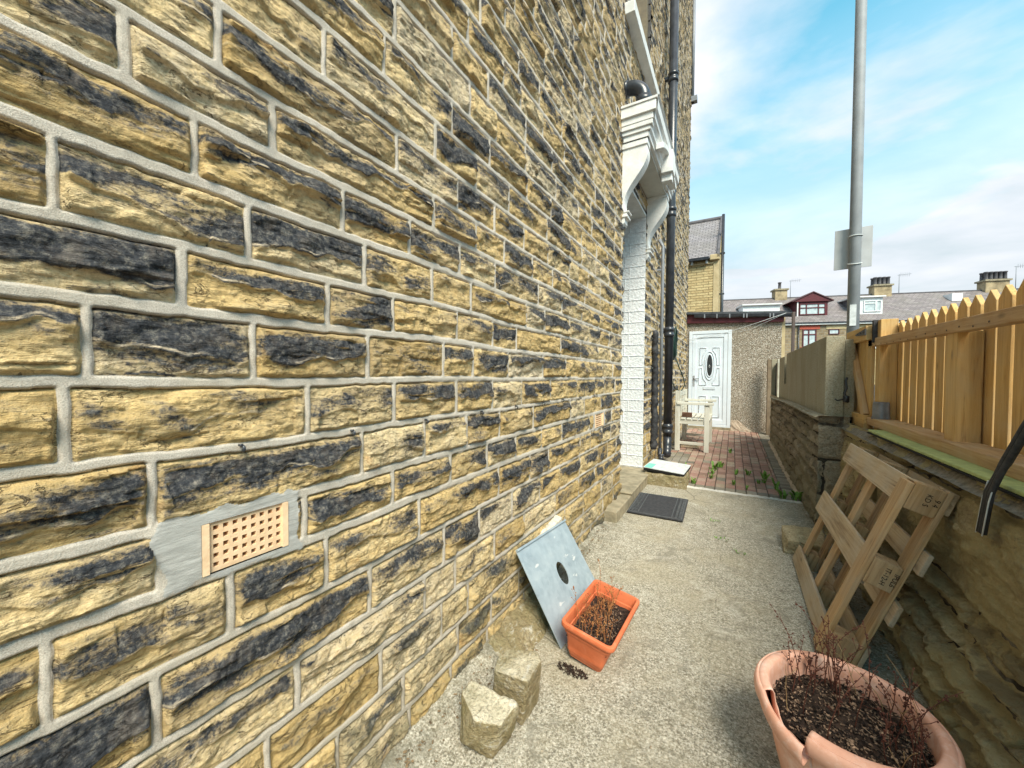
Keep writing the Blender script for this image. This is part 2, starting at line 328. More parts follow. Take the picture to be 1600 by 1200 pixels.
M_HOSE = plain('green_hose', (.012, .045, .035), (.01, .02, .018), 10, .4, .1)
M_WB = plain('white_board', (.62, .65, .66), (.44, .47, .47), 22, .6, .2)
M_TEAL = plain('teal_tape', (.22, .66, .50), (.18, .58, .44), 10, .6, .1)
M_REDL = plain('red_lintel', (.48, .10, .06), (.38, .08, .05), 5, .7, .1)
M_INK = plain('branded_ink', (.05, .03, .02), (.03, .018, .012), 5, .8, .1)
M_STREET = plain('asphalt', (.055, .055, .055), (.04, .04, .04), 20, .9, .5, .004, 120)
M_EARTH = plain('far_ground', (.13, .12, .10), (.09, .085, .07), 2, .9, .3)
M_CHIM = plain('sooty_sandstone', (.42, .33, .20), (.20, .155, .095), 2.4, .9, .6, .02, 9)
M_GREYST = plain('dark_chimney_pot', (.12, .115, .125), (.07, .065, .07), 5, .8, .3)

# ------------------------------------------------------------------ object helpers
def link(name, me, mat=None, parent=None):
    o = bpy.data.objects.new(name, me); col.objects.link(o)
    if mat is not None: me.materials.append(mat)
    if parent is not None: o.parent = parent
    return o
def tag(o, label=None, cat=None, group=None, kind=None):
    for k, vv in (('label', label), ('category', cat), ('group', group), ('kind', kind)):
        if vv: o[k] = vv
    return o
def thing(name, label, cat, group=None):
    o = bpy.data.objects.new(name, None); col.objects.link(o); o.empty_display_size = .1
    return tag(o, label, cat, group)
rnd = random.Random(11)
class MB:
    def __init__(s): s.v = []; s.f = []; s.g = []; s.sm = []
    def add(s, vs, fs, gs=None, smooth=False):
        b = len(s.v); s.v += [tuple(x) for x in vs]; s.f += [tuple(b+i for i in f) for f in fs]; s.sm += [smooth]*len(fs)
        s.g += [tuple(x) for x in (gs if gs is not None else vs)]
    def box(s, c, d, rot=None, long=None, jit=True):
        """c centre, d full size; rot Matrix; long = index of grain axis"""
        d = Vector(d); k = long if long is not None else max(range(3), key=lambda i: d[i])
        o1, o2 = [i for i in range(3) if i != k]; off = (rnd.random()*9, rnd.random()*9, rnd.random()*9) if jit else (0, 0, 0)
        vs = []; gs = []
        for x in (-.5, .5):
            for y in (-.5, .5):
                for z in (-.5, .5):
                    p = Vector((x*d.x, y*d.y, z*d.z)); q = (p[o1]+off[0], p[o2]+off[1], p[k]+off[2]); gs.append(q)
                    if rot is not None: p = rot @ p
                    vs.append(p + Vector(c))
        s.add(vs, [(0, 1, 3, 2), (4, 6, 7, 5), (0, 4, 5, 1), (2, 3, 7, 6), (0, 2, 6, 4), (1, 5, 7, 3)], gs)
    def bb(s, a, b, **k):
        s.box([(a[i]+b[i])/2 for i in range(3)], [abs(b[i]-a[i]) for i in range(3)], **k)
    def prism(s, poly, axis, a, b, long=None):
        """poly list of 2D points in the plane normal to axis, extruded a->b"""
        o = [i for i in range(3) if i != axis]; n = len(poly); vs = []
        for t in (a, b):
            for p in poly:
                q = [0, 0, 0]; q[axis] = t; q[o[0]] = p[0]; q[o[1]] = p[1]; vs.append(q)
        k = long if long is not None else axis; o1, o2 = [i for i in range(3) if i != k]; off = rnd.random()*9
        gs = [(q[o1]+off, q[o2]+off*.7, q[k]+off) for q in vs]
        s.add(vs, [tuple(range(n))[::-1], tuple(range(n, 2*n))] + [(i, (i+1) % n, n+(i+1) % n, n+i) for i in range(n)], gs)
    def tube(s, pts, r, seg=8, caps=True):
        pts = [Vector(p) for p in pts]; n = len(pts); rs = r if isinstance(r, (list, tuple)) else [r]*n; vs = []; fs = []
        t = (pts[1]-pts[0]).normalized(); a = t.orthogonal().normalized()
        for i, p in enumerate(pts):
            t = (pts[min(i+1, n-1)]-pts[max(i-1, 0)]).normalized(); a = (a - t*a.dot(t))
            a = a.normalized() if a.length > 1e-6 else t.orthogonal().normalized(); b = t.cross(a)
            for k in range(seg):
                w = 2*math.pi*k/seg; vs.append(p + (a*math.cos(w)+b*math.sin(w))*rs[i])
        for i in range(n-1):
            for k in range(seg): fs.append((i*seg+k, i*seg+(k+1) % seg, (i+1)*seg+(k+1) % seg, (i+1)*seg+k))
        if caps: fs += [tuple(range(seg))[::-1], tuple((n-1)*seg+k for k in range(seg))]
        s.add(vs, fs, None, True)
    def lathe(s, prof, c=(0, 0, 0), seg=32, sx=1, sy=1):
        vs = []; fs = []; n = len(prof)
        for k in range(seg):
            w = 2*math.pi*k/seg
            for r, z in prof: vs.append((c[0]+r*math.cos(w)*sx, c[1]+r*math.sin(w)*sy, c[2]+z))
        for k in range(seg):
            for i in range(n-1): a = k*n+i; b = ((k+1) % seg)*n+i; fs.append((a, b, b+1, a+1))
        s.add(vs, fs, None, True)
    def obj(s, name, mat, parent=None, bevel=0., seg=2):
        me = bpy.data.meshes.new(name); me.from_pydata(s.v, [], s.f)
        at = me.attributes.new('gr', 'FLOAT_VECTOR', 'POINT'); at.data.foreach_set('vector', np.array(s.g, np.float32).ravel())
        me.polygons.foreach_set('use_smooth', s.sm)
        bm = bmesh.new(); bm.from_mesh(me); bmesh.ops.recalc_face_normals(bm, faces=bm.faces); bm.to_mesh(me); bm.free()
        o = link(name, me, mat, parent)
        if bevel:
            m = o.modifiers.new('bevel', 'BEVEL'); m.width = bevel; m.segments = seg; m.limit_method = 'ANGLE'; m.angle_limit = R(35)
        return o
def one(name, mat, parent, a, b, bevel=0., **k):
    m = MB(); m.bb(a, b, **k); return m.obj(name, mat, parent, bevel)

# ------------------------------------------------------------------ stone wall height fields
def field(u, v, lines, joints, cfg, seed):
    """u along, v up -> height, and masks"""
    lines = np.array(lines); vw = v + cfg.get('wav', .006)*(fbm(u*1.7, v*1.2, seed+1, 3)-.5)*2
    if 'shift' in cfg: vw = cfg['shift'](u, vw)
    ve = vw + (vn(u*38, v*38, seed+50)-.5)*cfg.get('edge', .004) + (vn(u*11, v*14, seed+51)-.5)*cfg.get('edge', .004)*cfg.get('bw', 1.8)
    k = np.clip(np.searchsorted(lines, ve.ravel()).reshape(ve.shape), 1, len(lines)-1)
    v0 = lines[k-1]; v1 = lines[k]; L = np.empty_like(u); Rr = np.empty_like(u); sid = np.empty_like(u)
    uj = u + (vn(u*9, v*26, seed+3)-.5)*cfg.get('edge', .004)*cfg.get('jw', 2.2) + (vn(u*45, v*45, seed+5)-.5)*cfg.get('edge', .004)*.6
    for c in np.unique(k):
        m = k == c; J = np.array(joints[c]); q = np.clip(np.searchsorted(J, uj[m]), 1, len(J)-1)
        L[m] = J[q-1]; Rr[m] = J[q]; sid[m] = c*1000+q
    wb = cfg['wb']*(1+.5*(_h(k, k*0, seed+4)-.5)); si = sid.astype(np.int64)
    r1, r2, r3, r4, r5 = [_h(si, si*0+5, seed+10+i) for i in range(5)]
    wj = cfg['wj']*(.8+.6*r5)
    wjn = wj*(.9+.5*vn(u*4, v*4, seed+9)*0)
    du = np.minimum(uj-L, Rr-uj)-wjn; dv0 = ve-v0-wb; dv1 = v1-ve-wb; dv_ = np.minimum(dv0, dv1)
    # rounded stone corners
    cr = cfg.get('corner', .004); ax = np.clip(cr-du, 0, None); ay = np.clip(cr-dv_, 0, None)
    d = np.where((du < cr) & (dv_ < cr), cr-np.sqrt(ax*ax+ay*ay), np.minimum(du, dv_))
    t = np.clip((ve-v0-wb)/np.maximum(v1-v0-2*wb, .01), 0, 1)
    mort = d < 0
    A = cfg['amp']*(.45+1.0*r1)
    uu = u + r3*50; vv = v + r4*50
    rr = .46 + .34*(r2-.5) + (.85*(fbm(uu*4.4, vv*0+r4*9, seed+20, 4, .55)-.5) + .25*(fbm(uu*20, vv*2, seed+21, 2)-.5))*cfg.get('ridge', 1.)
    up_ = A*(1-.9*np.clip((t-rr)/np.maximum(1-rr, .05), 0, 1)**1.15)
    lo_ = A*(.34+.22*np.clip(t/np.maximum(rr, .05), 0, 1))
    h = np.where(t > rr, up_, lo_ + (up_-lo_)*sst(-.07, .0, t-rr))
    h *= .35+.9*fbm(uu*6, vv*7, seed+30, 3)
    wx = uu + .03*(fbm(uu*9, vv*9, seed+70, 2)-.5); wy = vv + .02*(fbm(uu*9+7, vv*9, seed+71, 2)-.5)
    fa = facet(wx*11, wy*19, seed+72); fb = facet(wx*26+3, wy*42, seed+80)
    h += cfg['amp']*(1.25*(fa-.45) + .50*(fb-.45)) + .0016*(fbm(uu*70, vv*110, seed+85, 2)-.5)*2
    hc = h.copy()
    # chisel facets
    f1 = np.abs(fbm(uu*10+vv*4, vv*14-uu*3, seed+31, 4, .55)-.5)*2; f2 = fbm(uu*30, vv*60, seed+33, 3, .6)
    f3 = np.floor(fbm(uu*7, vv*16, seed+35, 3)*6)/6
    h += cfg['amp']*(.75*(f1-.3)+.30*(f2-.5)+.55*(f3-.5))
    e = sst(0, cfg.get('soft', .022), d)
    h = cfg.get('base', -.006)*(1-e) + h*e
    h = np.where(dv1 > 0, h - cfg.get('under', .0)*sst(.006, .001, dv1), h)
    md = cfg.get('mort', .004) + .0015*(vn(u*60, v*60, seed+60)-.5) + cfg.get('mlump', .003)*(fbm(u*6, v*6, seed+61, 3)-.5)
    me_ = sst(0, .004, -d)
    h = np.where(mort, np.minimum(h, 0)*(1-me_)*0 + cfg.get('base', -.006)*(1-me_) + md*me_, h)
    # soot follows the upward ledge
    qs = 1-np.abs(t-(rr+.06+.36*r4))/.42
    am = cfg['soot'](u, v, r3, r5)
    ang = (r3-.5)*1.2; pu = uu*np.cos(ang)+vv*np.sin(ang); pv = -uu*np.sin(ang)+vv*np.cos(ang)
    so_ = np.clip(qs*.26 + am - .20 + 1.9*(fbm(pu*4.5, pv*11, seed+40, 4, .55)-.5), 0, 1)
    cut = np.where(r5 > .55, sst(-.12, .0, t-rr), sst(-.55, .1, t-rr)); so_ = so_*(.15+.85*cut)*(np.where(r2 > .5, .35, .85)+np.where(r2 > .5, .65, .15)*sst(.0, .030, d+.012*(fbm(uu*16, vv*16, seed+43, 2)-.5)))+.05*cut
    if u.shape[1] > 2:
        gv = -np.gradient(hc, axis=1)/np.maximum(np.gradient(v, axis=1), 1e-4); gv = np.clip(gv, -1, 1.2)
        so_ = np.clip(so_ + (.42*gv + .25*(fa-.4))*cfg.get('gsoot', 1.)*np.clip(am+.25, 0, 1), 0, 1)
    so_ *= .55+.45*sst(.0, .22, 1-t+.25*(fbm(uu*9, vv*0, seed+41, 2)-.5))
    crest = np.exp(-((t-rr-.03)/.035)**2)*sst(.5, .75, vn(uu*14, vv*20, seed+42))
    tone = np.clip(.15+.75*r4 + .15*(r2-.5), 0, 1)
    mk = np.stack([np.clip(.5-d/.003*.5, 0, 1), so_, tone], -1)
    return h, mk, crest, dict(d=d, t=t, sid=si)
def hgrid(verts, quads, mks, mk2s, off, us, vs, fn, hole=None):
    U, V = np.meshgrid(us, vs, indexing='ij'); P, a, b = fn(U, V)
    nu, nv = U.shape; idx = np.arange(nu*nv).reshape(nu, nv)+off
    q = np.stack([idx[:-1, :-1], idx[1:, :-1], idx[1:, 1:], idx[:-1, 1:]], -1).reshape(-1, 4)
    if hole is not None:
        cu = (U[:-1, :-1]+U[1:, 1:])/2; cv = (V[:-1, :-1]+V[1:, 1:])/2; q = q[~hole(cu, cv).ravel()]
    verts.append(P.reshape(-1, 3)); quads.append(q); mks.append(a.reshape(-1, 3)); mk2s.append(b.reshape(-1, 3)); return off+nu*nv
def npmesh(name, verts, quads, mks, mk2s, mat, parent=None, smooth=True):
    V = np.concatenate(verts).astype(np.float32); Q = np.concatenate(quads).astype(np.int32)
    me = bpy.data.meshes.new(name); me.vertices.add(len(V)); me.vertices.foreach_set('co', V.ravel())
    me.loops.add(Q.size); me.loops.foreach_set('vertex_index', Q.ravel()); me.polygons.add(len(Q))
    me.polygons.foreach_set('loop_start', np.arange(0, Q.size, 4, dtype=np.int32)); me.polygons.foreach_set('loop_total', np.full(len(Q), 4, np.int32))
    me.polygons.foreach_set('use_smooth', np.full(len(Q), smooth)); me.update(calc_edges=True)
    for nm, D in (('mk', mks), ('mk2', mk2s)):
        at = me.attributes.new(nm, 'FLOAT_VECTOR', 'POINT'); at.data.foreach_set('vector', np.concatenate(D).astype(np.float32).ravel())
    return link(name, me, mat, parent)
def axis(segs):
    o = [segs[0][0]]
    for a, b, s in segs: n = max(1, int(round((b-a)/s))); o += list(np.linspace(a, b, n+1)[1:])
    return np.array(o)

# ================================================================== STRUCTURE
def gz(y): return 0. if y < 5.0 else .065*(y-5.0)/5.3
# concrete yard: gently uneven sheet
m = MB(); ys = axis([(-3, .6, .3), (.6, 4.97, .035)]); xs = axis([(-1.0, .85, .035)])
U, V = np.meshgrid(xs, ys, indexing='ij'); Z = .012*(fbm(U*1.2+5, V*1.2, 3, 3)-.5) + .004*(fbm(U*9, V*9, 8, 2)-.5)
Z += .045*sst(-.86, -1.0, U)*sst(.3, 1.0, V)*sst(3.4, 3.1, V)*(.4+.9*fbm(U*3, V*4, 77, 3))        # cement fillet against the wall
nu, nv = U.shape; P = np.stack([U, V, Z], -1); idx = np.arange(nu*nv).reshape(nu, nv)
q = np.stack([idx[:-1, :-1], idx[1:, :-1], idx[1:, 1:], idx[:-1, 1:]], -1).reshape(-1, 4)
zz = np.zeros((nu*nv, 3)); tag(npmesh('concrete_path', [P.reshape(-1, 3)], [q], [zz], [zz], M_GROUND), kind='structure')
# base ground to the horizon and the raised street behind the fence
m = MB(); m.add([(-400, -400, -.12), (400, -400, -.12), (400, 600, -.12), (-400, 600, -.12)], [(0, 1, 2, 3)]); tag(m.obj('ground', M_EARTH), kind='structure')
m = MB(); m.bb((1.12, -30, -.1), (60, 80, .84)); tag(m.obj('street', M_STREET), kind='structure')

# block paving
g = G('block_paving'); v = g.geo(); a = g.sepc(g.att('mk'))
red = g.ramp(a[0], [(0, (.27, .165, .13)), (.35, (.37, .215, .175)), (.7, (.43, .28, .23)), (1, (.42, .335, .26))])
gry = g.ramp(a[0], [(0, (.17, .16, .13)), (1, (.30, .28, .235))])
c = g.mix(a[1], red, gry); nf = g.noise(v, 90, 5, .7); c = g.mix(g.mr(nf, .4, .6, .4, 0), c, (.12, .085, .06))
c = g.mix(g.mr(g.noise(v, 4, 5, .6), .5, .7, 0, .5), c, (.24, .22, .13)); c = g.mix(g.mr(g.noise(v, 12, 5, .6), .6, .75, 0, .4), c, (.52, .42, .36))
M_PAV = g.out(c, .85, g.bump(nf, .6, .004), 0, .2)
vs, fs, ms = [], [], []
def paver(x0, y0, x1, y1, grey):
    j = .0035; b = .006; x0 += j; x1 -= j; y0 += j; y1 -= j; z = rnd.uniform(-.003, .003); r = rnd.random(); k = len(vs)
    tl = rnd.uniform(-.002, .002)
    for (xx, yy, dz) in ((x0, y0, -.03), (x1, y0, -.03), (x1, y1, -.03), (x0, y1, -.03), (x0, y0, -b), (x1, y0, -b), (x1, y1, -b), (x0, y1, -b),
                         (x0+b, y0+b, tl), (x1-b, y0+b, -tl), (x1-b, y1-b, -tl), (x0+b, y1-b, tl)):
        vs.append((xx, yy, gz(yy)+z+dz+.004)); ms.append((r, grey, 0))
    for q in ((0, 1, 5, 4), (1, 2, 6, 5), (2, 3, 7, 6), (3, 0, 4, 7), (4, 5, 9, 8), (5, 6, 10, 9), (6, 7, 11, 10), (7, 4, 8, 11), (8, 9, 10, 11)): fs.append([k+i for i in q])
bx, by = .107, .160
x = -1.02
while x < .70-.01: paver(x, 5.0, min(x+bx, .70), 5.0+by, 1); x += bx
x = -1.02; row = 0
while x < .70-.19:
    x1 = min(x+bx, .70-.185); y = 5.0+by; y -= .08 if row % 2 else 0; y = max(y, 5.0+by)
    yy = 5.0+by
    if row % 2: paver(x, yy, x1, yy+.08, 0.); yy += .08
    while yy < 10.28: paver(x, yy, x1, yy+by, 1. if (x < -.93 and yy > 5.6) or (x < -.6 and yy > 6.2 and yy < 7.0) else (1. if rnd.random() < .04 else 0.)); yy += by
    x += bx; row += 1
y = 5.0+by
while y < 10.28: paver(.70-.185, y, .70, y+.078, 1); y += .078
npq = [np.array(fs)]; tag(npmesh('brick_paving', [np.array(vs)], npq, [np.array(ms)], [np.zeros((len(vs), 3))], M_PAV, smooth=False), kind='structure')
m = MB(); m.add([(-1.1, 4.9, -.012), (.75, 4.9, -.012), (.75, 5.0, -.012), (-1.1, 5.0, -.012), (-1.1, 10.35, .045), (.75, 10.35, .045)], [(0, 1, 2, 3), (3, 2, 5, 4)]); tag(m.obj('paving_bed', plain('sand_bed', (.08, .065, .045), (.05, .04, .03))), kind='structure')
def strip(name, pts, w, h, mat, seed):
    """lumpy cement strip along points"""
    m = MB(); r2 = random.Random(seed); P = []
    n = 60
    for i in range(n):
        t = i/(n-1)*(len(pts)-1); k = min(int(t), len(pts)-2); f = t-k; a = Vector(pts[k]); b = Vector(pts[k+1]); P.append(a.lerp(b, f))
    vs = []; fs = []
    for i, p in enumerate(P):
        d = (P[min(i+1, n-1)]-P[max(i-1, 0)]).normalized(); s = Vector((d.y, -d.x, 0)); ww = w*(.75+.5*r2.random())
        for k, (o, z) in enumerate(((-.5, -.01), (-.42, .35), (-.1, .9), (.2, 1), (.43, .4), (.5, -.01))):
            vs.append(p + s*ww*o + Vector((0, 0, h*z*(.7+.6*r2.random()) if z > 0 else z)))
    for i in range(n-1):
        for k in range(5): fs.append((i*6+k, i*6+k+1, (i+1)*6+k+1, (i+1)*6+k))
    m.add(vs, fs, None, True); return m.obj(name, mat)
tag(strip('mortar_strip', [(-.52, 4.985, 0), (.1, 4.975, 0), (.72, 4.97, 0)], .06, .016, plain('pale_mortar', (.62, .60, .55), (.42, .40, .36), 20, .9, .6, .006, 90), 3), kind='structure')
tag(strip('kerb_strip', [(.665, 5.2, .005), (.66, 7, .03), (.655, 9.0, .055)], .075, .03, plain('pinkish_mortar', (.50, .40, .30), (.33, .27, .20), 12, .9, .6, .006, 90), 5), kind='structure')

# ================================================================== STONE HOUSE
house = thing('stone_house', 'tall soot-blackened yellow stone house with pale pointing along the left of the path', 'house')
LN = [-.25, -.08, .08, .229, .394, .551, .712, .876, 1.011, 1.160, 1.309, 1.462, 1.597, 1.74, 1.885, 2.015]
rs = np.random.RandomState(5)
while LN[-1] < 11: LN.append(LN[-1]+.146+rs.uniform(-.008, .008))
JT = {3: [.957, 1.268, 1.533], 4: [.859, 1.164, 1.34, 2.463, 2.846], 5: [.577, 1.067, 1.249, 1.558, 1.865, 2.293, 2.74], 6: [.29, .813, 1.178, 1.426, 1.727, 2.059, 2.365],
      7: [.146, .421, .664, 1.036, 1.591, 1.93, 2.186, 2.759], 8: [.30, .60, .909, 1.217, 1.486, 1.763, 2.08, 2.401], 9: [.287, .785, 1.062, 1.325, 1.599, 1.966, 2.551, 2.85],
      10: [.609, .915, 1.253, 1.533, 1.823, 2.205, 2.676, 3.102], 11: [.203, .474, .807, 1.171, 1.37, 1.677, 2.089, 2.459, 2.948], 12: [.339, .671, .912, 1.256, 1.53, 1.762, 2.365, 2.75],
      13: [.166, .464, .796, 1.103, 1.353, 1.869, 2.111, 2.523, 2.923], 14: [.364, .719, .989, 1.271, 1.55, 2.019, 2.38, 2.755], 15: [.523, 1.112, 1.39, 1.632], 16: [.409, .929, 1.256, 1.541],
      17: [.661, 1.119, 1.387], 18: [.874, 1.218, 1.494], 19: [1.342], 20: [1.216, 1.48], 21: [1.322, 1.609], 22: [1.415]}
joints = {}
for c in range(1, len(LN)):
    J = list(JT.get(c, []));
    if not J: J = [rs.uniform(-.2, .2)]
    a = J[0]
    lo = []
    while a > -2.2: a -= rs.uniform(.24, .52); lo.append(a)
    J = lo[::-1]+J
    while J[-1] < 10.8: J.append(J[-1]+rs.choice([rs.uniform(.17, .30), rs.uniform(.28, .48), rs.uniform(.26, .38)]))
    joints[c] = J
def shift(u, v):
    return v - np.clip((.75-v)/.5, 0, 1.3)*.030*sst(3.6, 1.6, u)
def sootf(u, v, ra, rb):
    base = .36 + .44*ra
    base = np.where(rb > .95, base+.45, base); base = np.where(rb < .13, base-.45, base)
    base = base - .36*sst(.75, .35, v) + .06*sst(2.5, 4.5, u) + .05*sst(1.9, 2.6, v)
    return base
HC = dict(wb=.0122, wj=.0082, jw=.7, bw=1.1, wav=.011, amp=.0195, soot=sootf, shift=shift, edge=.0042, base=-.003, mort=.0022, under=.008, soft=.010, mlump=.0022)
DOOR = (3.966, 5.12, .12, 3.42); WIN = (4.05, 5.2, 5.10, 6.95)
def housefn(U, V):
    h, mk, crest, ex = field(U, V, LN, joints, HC, 100)
    # grey cement patch round the near air brick, and small one round the far
    e = .018*(fbm(U*22, V*22, 200, 3)-.5)*2 + .02*(fbm(U*7, V*7, 203, 2)-.5)
    pm = np.zeros_like(U)
    for (a, b, c, d, k) in ((.298, .583, .864, 1.020, 1.), (3.06, 3.39, .872, 1.018, .6)):
        dd = np.maximum(np.maximum(a-U, U-b), np.maximum(c-V, V-d)) + e
        pm = np.maximum(pm, np.where(dd < 0, k, 0)*1.); s = sst(.012, -.004, dd)
        h = h*(1-s) + (.004+.003*fbm(U*8, V*50, 210, 3))*s; mk[..., 0] = np.maximum(mk[..., 0], np.where(dd < 0, 1, 0))
    low = sst(.6, .05, V+.2*(fbm(U*2, V*2, 220, 3)-.5))
    mk2 = np.stack([pm, crest, low*.6], -1)
    h = h*sst(11.5, 10.0, V-0) if False else h
    X = -1.0 + h - .004
    X = np.where(U > 10.22, X-.0, X)
    return np.stack([X, U, V], -1), mk, mk2
def hole(u, v):
    return ((u > DOOR[0]) & (u < DOOR[1]) & (v > DOOR[2]) & (v < DOOR[3])) | ((u > WIN[0]) & (u < WIN[1]) & (v > WIN[2]) & (v < WIN[3])) | \
           ((u > .365) & (u < .552) & (v > .881) & (v < .997)) | ((u > 3.10) & (u < 3.345) & (v > .885) & (v < 1.005))
A = ([], [], [], []); off = 0
off = hgrid(*A, off, axis([(-1.8, 0, .03)]), axis([(-.06, 4.5, .02)]), housefn, hole)
off = hgrid(*A, off, axis([(0, .365, .0027), (.365, .552, .0027), (.552, 1.1, .0031)]), axis([(-.06, .881, .0035), (.881, .997, .0026), (.997, 2.9, .0028)]), housefn, hole)
off = hgrid(*A, off, axis([(0, 1.1, .012)]), axis([(2.9, 4.5, .012)]), housefn, hole)
off = hgrid(*A, off, axis([(1.1, 2.5, .0055)]), axis([(-.06, 4.6, .0055)]), housefn, hole)
off = hgrid(*A, off, axis([(2.5, 3.10, .011), (3.10, 3.345, .011), (3.345, 3.966, .011), (3.966, 4.05, .012), (4.05, 5.12, .012), (5.12, 5.2, .012)]),
            axis([(-.06, .12, .009), (.12, .885, .009), (.885, 1.005, .009), (1.005, 3.42, .009), (3.42, 5.10, .010), (5.10, 6.95, .011), (6.95, 7.2, .011)]), housefn, hole)
off = hgrid(*A, off, axis([(5.2, 10.3, .026)]), axis([(-.06, 7.2, .013), (7.2, 11, .016)]), housefn)
off = hgrid(*A, off, axis([(-1.8, 5.2, .04)]), axis([(7.2, 11, .04)]), housefn, hole)
off = hgrid(*A, off, axis([(-1.8, 2.5, .04)]), axis([(4.6, 7.2, .04)]), housefn)
npmesh('stone_wall', *A, M_HOUSE, house)
# house body behind the outer leaf (leaves the door recess and the window recess open)
m = MB()
m.bb((-6, -1.8, -.05), (-1.03, .3, 11)); m.bb((-6, .6, -.05), (-1.03, 3.0, 11)); m.bb((-6, .3, -.05), (-1.03, .6, .86)); m.bb((-6, .3, 1.01), (-1.03, .6, 11)); m.bb((-6, .3, .86), (-1.15, .6, 1.01))
m.bb((-6, 3.0, -.05), (-1.12, 3.4, 11)); m.bb((-6, 3.4, -.05), (-1.03, DOOR[0]-.002, 11)); m.bb((-6, DOOR[0]-.002, DOOR[3]+.002), (-1.03, DOOR[1]+.002, WIN[2]-.002)); m.bb((-6, DOOR[0]-.002, -.05), (-1.03, DOOR[1]+.002, .118))
m.bb((-6, DOOR[0]-.002, .12), (-1.5, DOOR[1]+.002, DOOR[3]+.002)); m.bb((-6, DOOR[1]+.002, -.05), (-1.03, 10.24, 11)); m.bb((-6, DOOR[0]-.002, WIN[3]), (-1.03, DOOR[1]+.002, 11)); m.bb((-6, DOOR[0]-.002, WIN[2]-.002), (-1.3, DOOR[1]+.002, WIN[3]))
m.obj('inner_wall', plain('inner_masonry', (.20, .16, .10), (.12, .10, .07), 8), house)
# far corner return of the wall
m = MB(); m.bb((-6, 10.24, -.05), (-1.0, 10.30, 11)); m.obj('end_wall', M_TSTONE, house)
m = MB(); m.tube([(-.965, 10.27, 8.0), (-.965, 10.27, 11)], .035, 8); m.bb((-1.0, 10.2, 8.0), (-.86, 10.34, 8.12)); m.obj('corner_pipe', M_GREYP, house)

# air bricks
def airbrick(y0, y1, z0, z1, nx, nz, slots=False):
    m = MB(); W_ = y1-y0; H_ = z1-z0; hx = W_*.84/nx; hz_ = H_*.92/nz; s = min(hx, hz_)*.56
    xs = [y0]; zs = [z0]
    mx0 = (W_-nx*hx)*.62; mz0 = (H_-nz*hz_)/2
    for i in range(nx): c = y0+mx0+hx*(i+.5); xs += [c-s/2, c+s/2]
    for i in range(nz):
        c = z0+mz0+hz_*(i+.5); xsz = s; zs += [c-xsz/2, c+xsz/2]
    xs.append(y1); zs.append(z1)
    if slots: xs = [y0, y0+W_*.2, y1-W_*.2, y1]
    X0, X1 = -1.045, -1.004
    def P(i, j, x): return (x, xs[i], zs[j])
    for i in range(len(xs)-1):
        for j in range(len(zs)-1):
            if i % 2 == 1 and j % 2 == 1:
                a, b, c, d = P(i, j, X1), P(i+1, j, X1), P(i+1, j+1, X1), P(i, j+1, X1); e, f, g_, h_ = P(i, j, X0), P(i+1, j, X0), P(i+1, j+1, X0), P(i, j+1, X0)
                m.add([a, b, c, d, e, f, g_, h_], [(0, 4, 5, 1), (1, 5, 6, 2), (2, 6, 7, 3), (3, 7, 4, 0)])
            else: m.add([P(i, j, X1), P(i+1, j, X1), P(i+1, j+1, X1), P(i, j+1, X1)], [(0, 1, 2, 3)])
    # raised rim at each end
    rw = W_*.07
    m.bb((-1.006, y0, z0), (-.996, y0+rw, z1)); m.bb((-1.006, y1-rw, z0), (-.996, y1, z1))
    me = bpy.data.meshes.new('airbrick'); me.from_pydata(m.v, [], m.f); o = link('air_brick', me, M_CLAY, house)
    o['label'] = 'pale buff clay air brick with %s' % ('horizontal slots beside the doorway' if slots else 'rows of small square holes low in the near wall')
    k = MB(); k.bb((-1.06, y0, z0), (-1.046, y1, z1)); k.obj('air_gap', M_DARK, o)
airbrick(.366, .551, .882, .996, 8, 5)
airbrick(3.102, 3.343, .887, 1.003, 1, 6, True)

# door opening: painted reveal with block pattern, soffit, step, door
m = MB(); z = .14; i = 0
while z < DOOR[3]-.02:
    h_ = min(.146, DOOR[3]-.02-z); sp = -1.20 if i % 2 else -1.26
    m.box((sp, DOOR[1]-.002, z+h_/2), (.012, .014, h_-.012), jit=False); m.box((-1.18, DOOR[1]-.0022, z), (.358, .014, .012), jit=False)
    z += .146; i += 1
m.bb((-1.36, DOOR[1]-.004, .12), (-1.0, DOOR[1]+.001, DOOR[3]))
m.obj('far_jamb', plain('rough_white_masonry', (.78, .79, .80), (.60, .61, .62), 26, .6, 1.0, .012, 34), house, .003, 2)
one('near_jamb', M_WHITE, house, (-1.36, DOOR[0]-.02, .12), (-1.01, DOOR[0]-.001, DOOR[3]))
one('soffit', M_WHITE, house, (-1.36, DOOR[0], DOOR[3]-.03), (-1.002, DOOR[1], DOOR[3]))
dr = one('front_door', plain('green_door_paint', (.05, .08, .07), (.04, .06, .05), 5, .4), house, (-1.42, DOOR[0]+.06, .14), (-1.375, DOOR[1]-.06, 2.6), .004)
m = MB()
for ya, yb, za, zb in ((4.1, 4.5, .3, 1.1), (4.6, 4.98, .3, 1.1), (4.1, 4.5, 1.25, 2.4), (4.6, 4.98, 1.25, 2.4)): m.bb((-1.376, ya, za), (-1.36, yb, zb))
m.obj('door_panel', plain('green_panel_paint', (.055, .09, .08), (.04, .06, .05), 5, .4), dr, .004)
one('fanlight', M_GLASS, house, (-1.41, DOOR[0]+.06, 2.66), (-1.39, DOOR[1]-.06, 3.34))
m = MB(); m.bb((-1.40, DOOR[0], .10), (-.875, DOOR[1]+.03, .125)); m.bb((-1.40, DOOR[0]-.55, -.02), (-.885, DOOR[1]+.03, .098)); o = m.obj('doorstep', M_STEP, house, .012, 3)

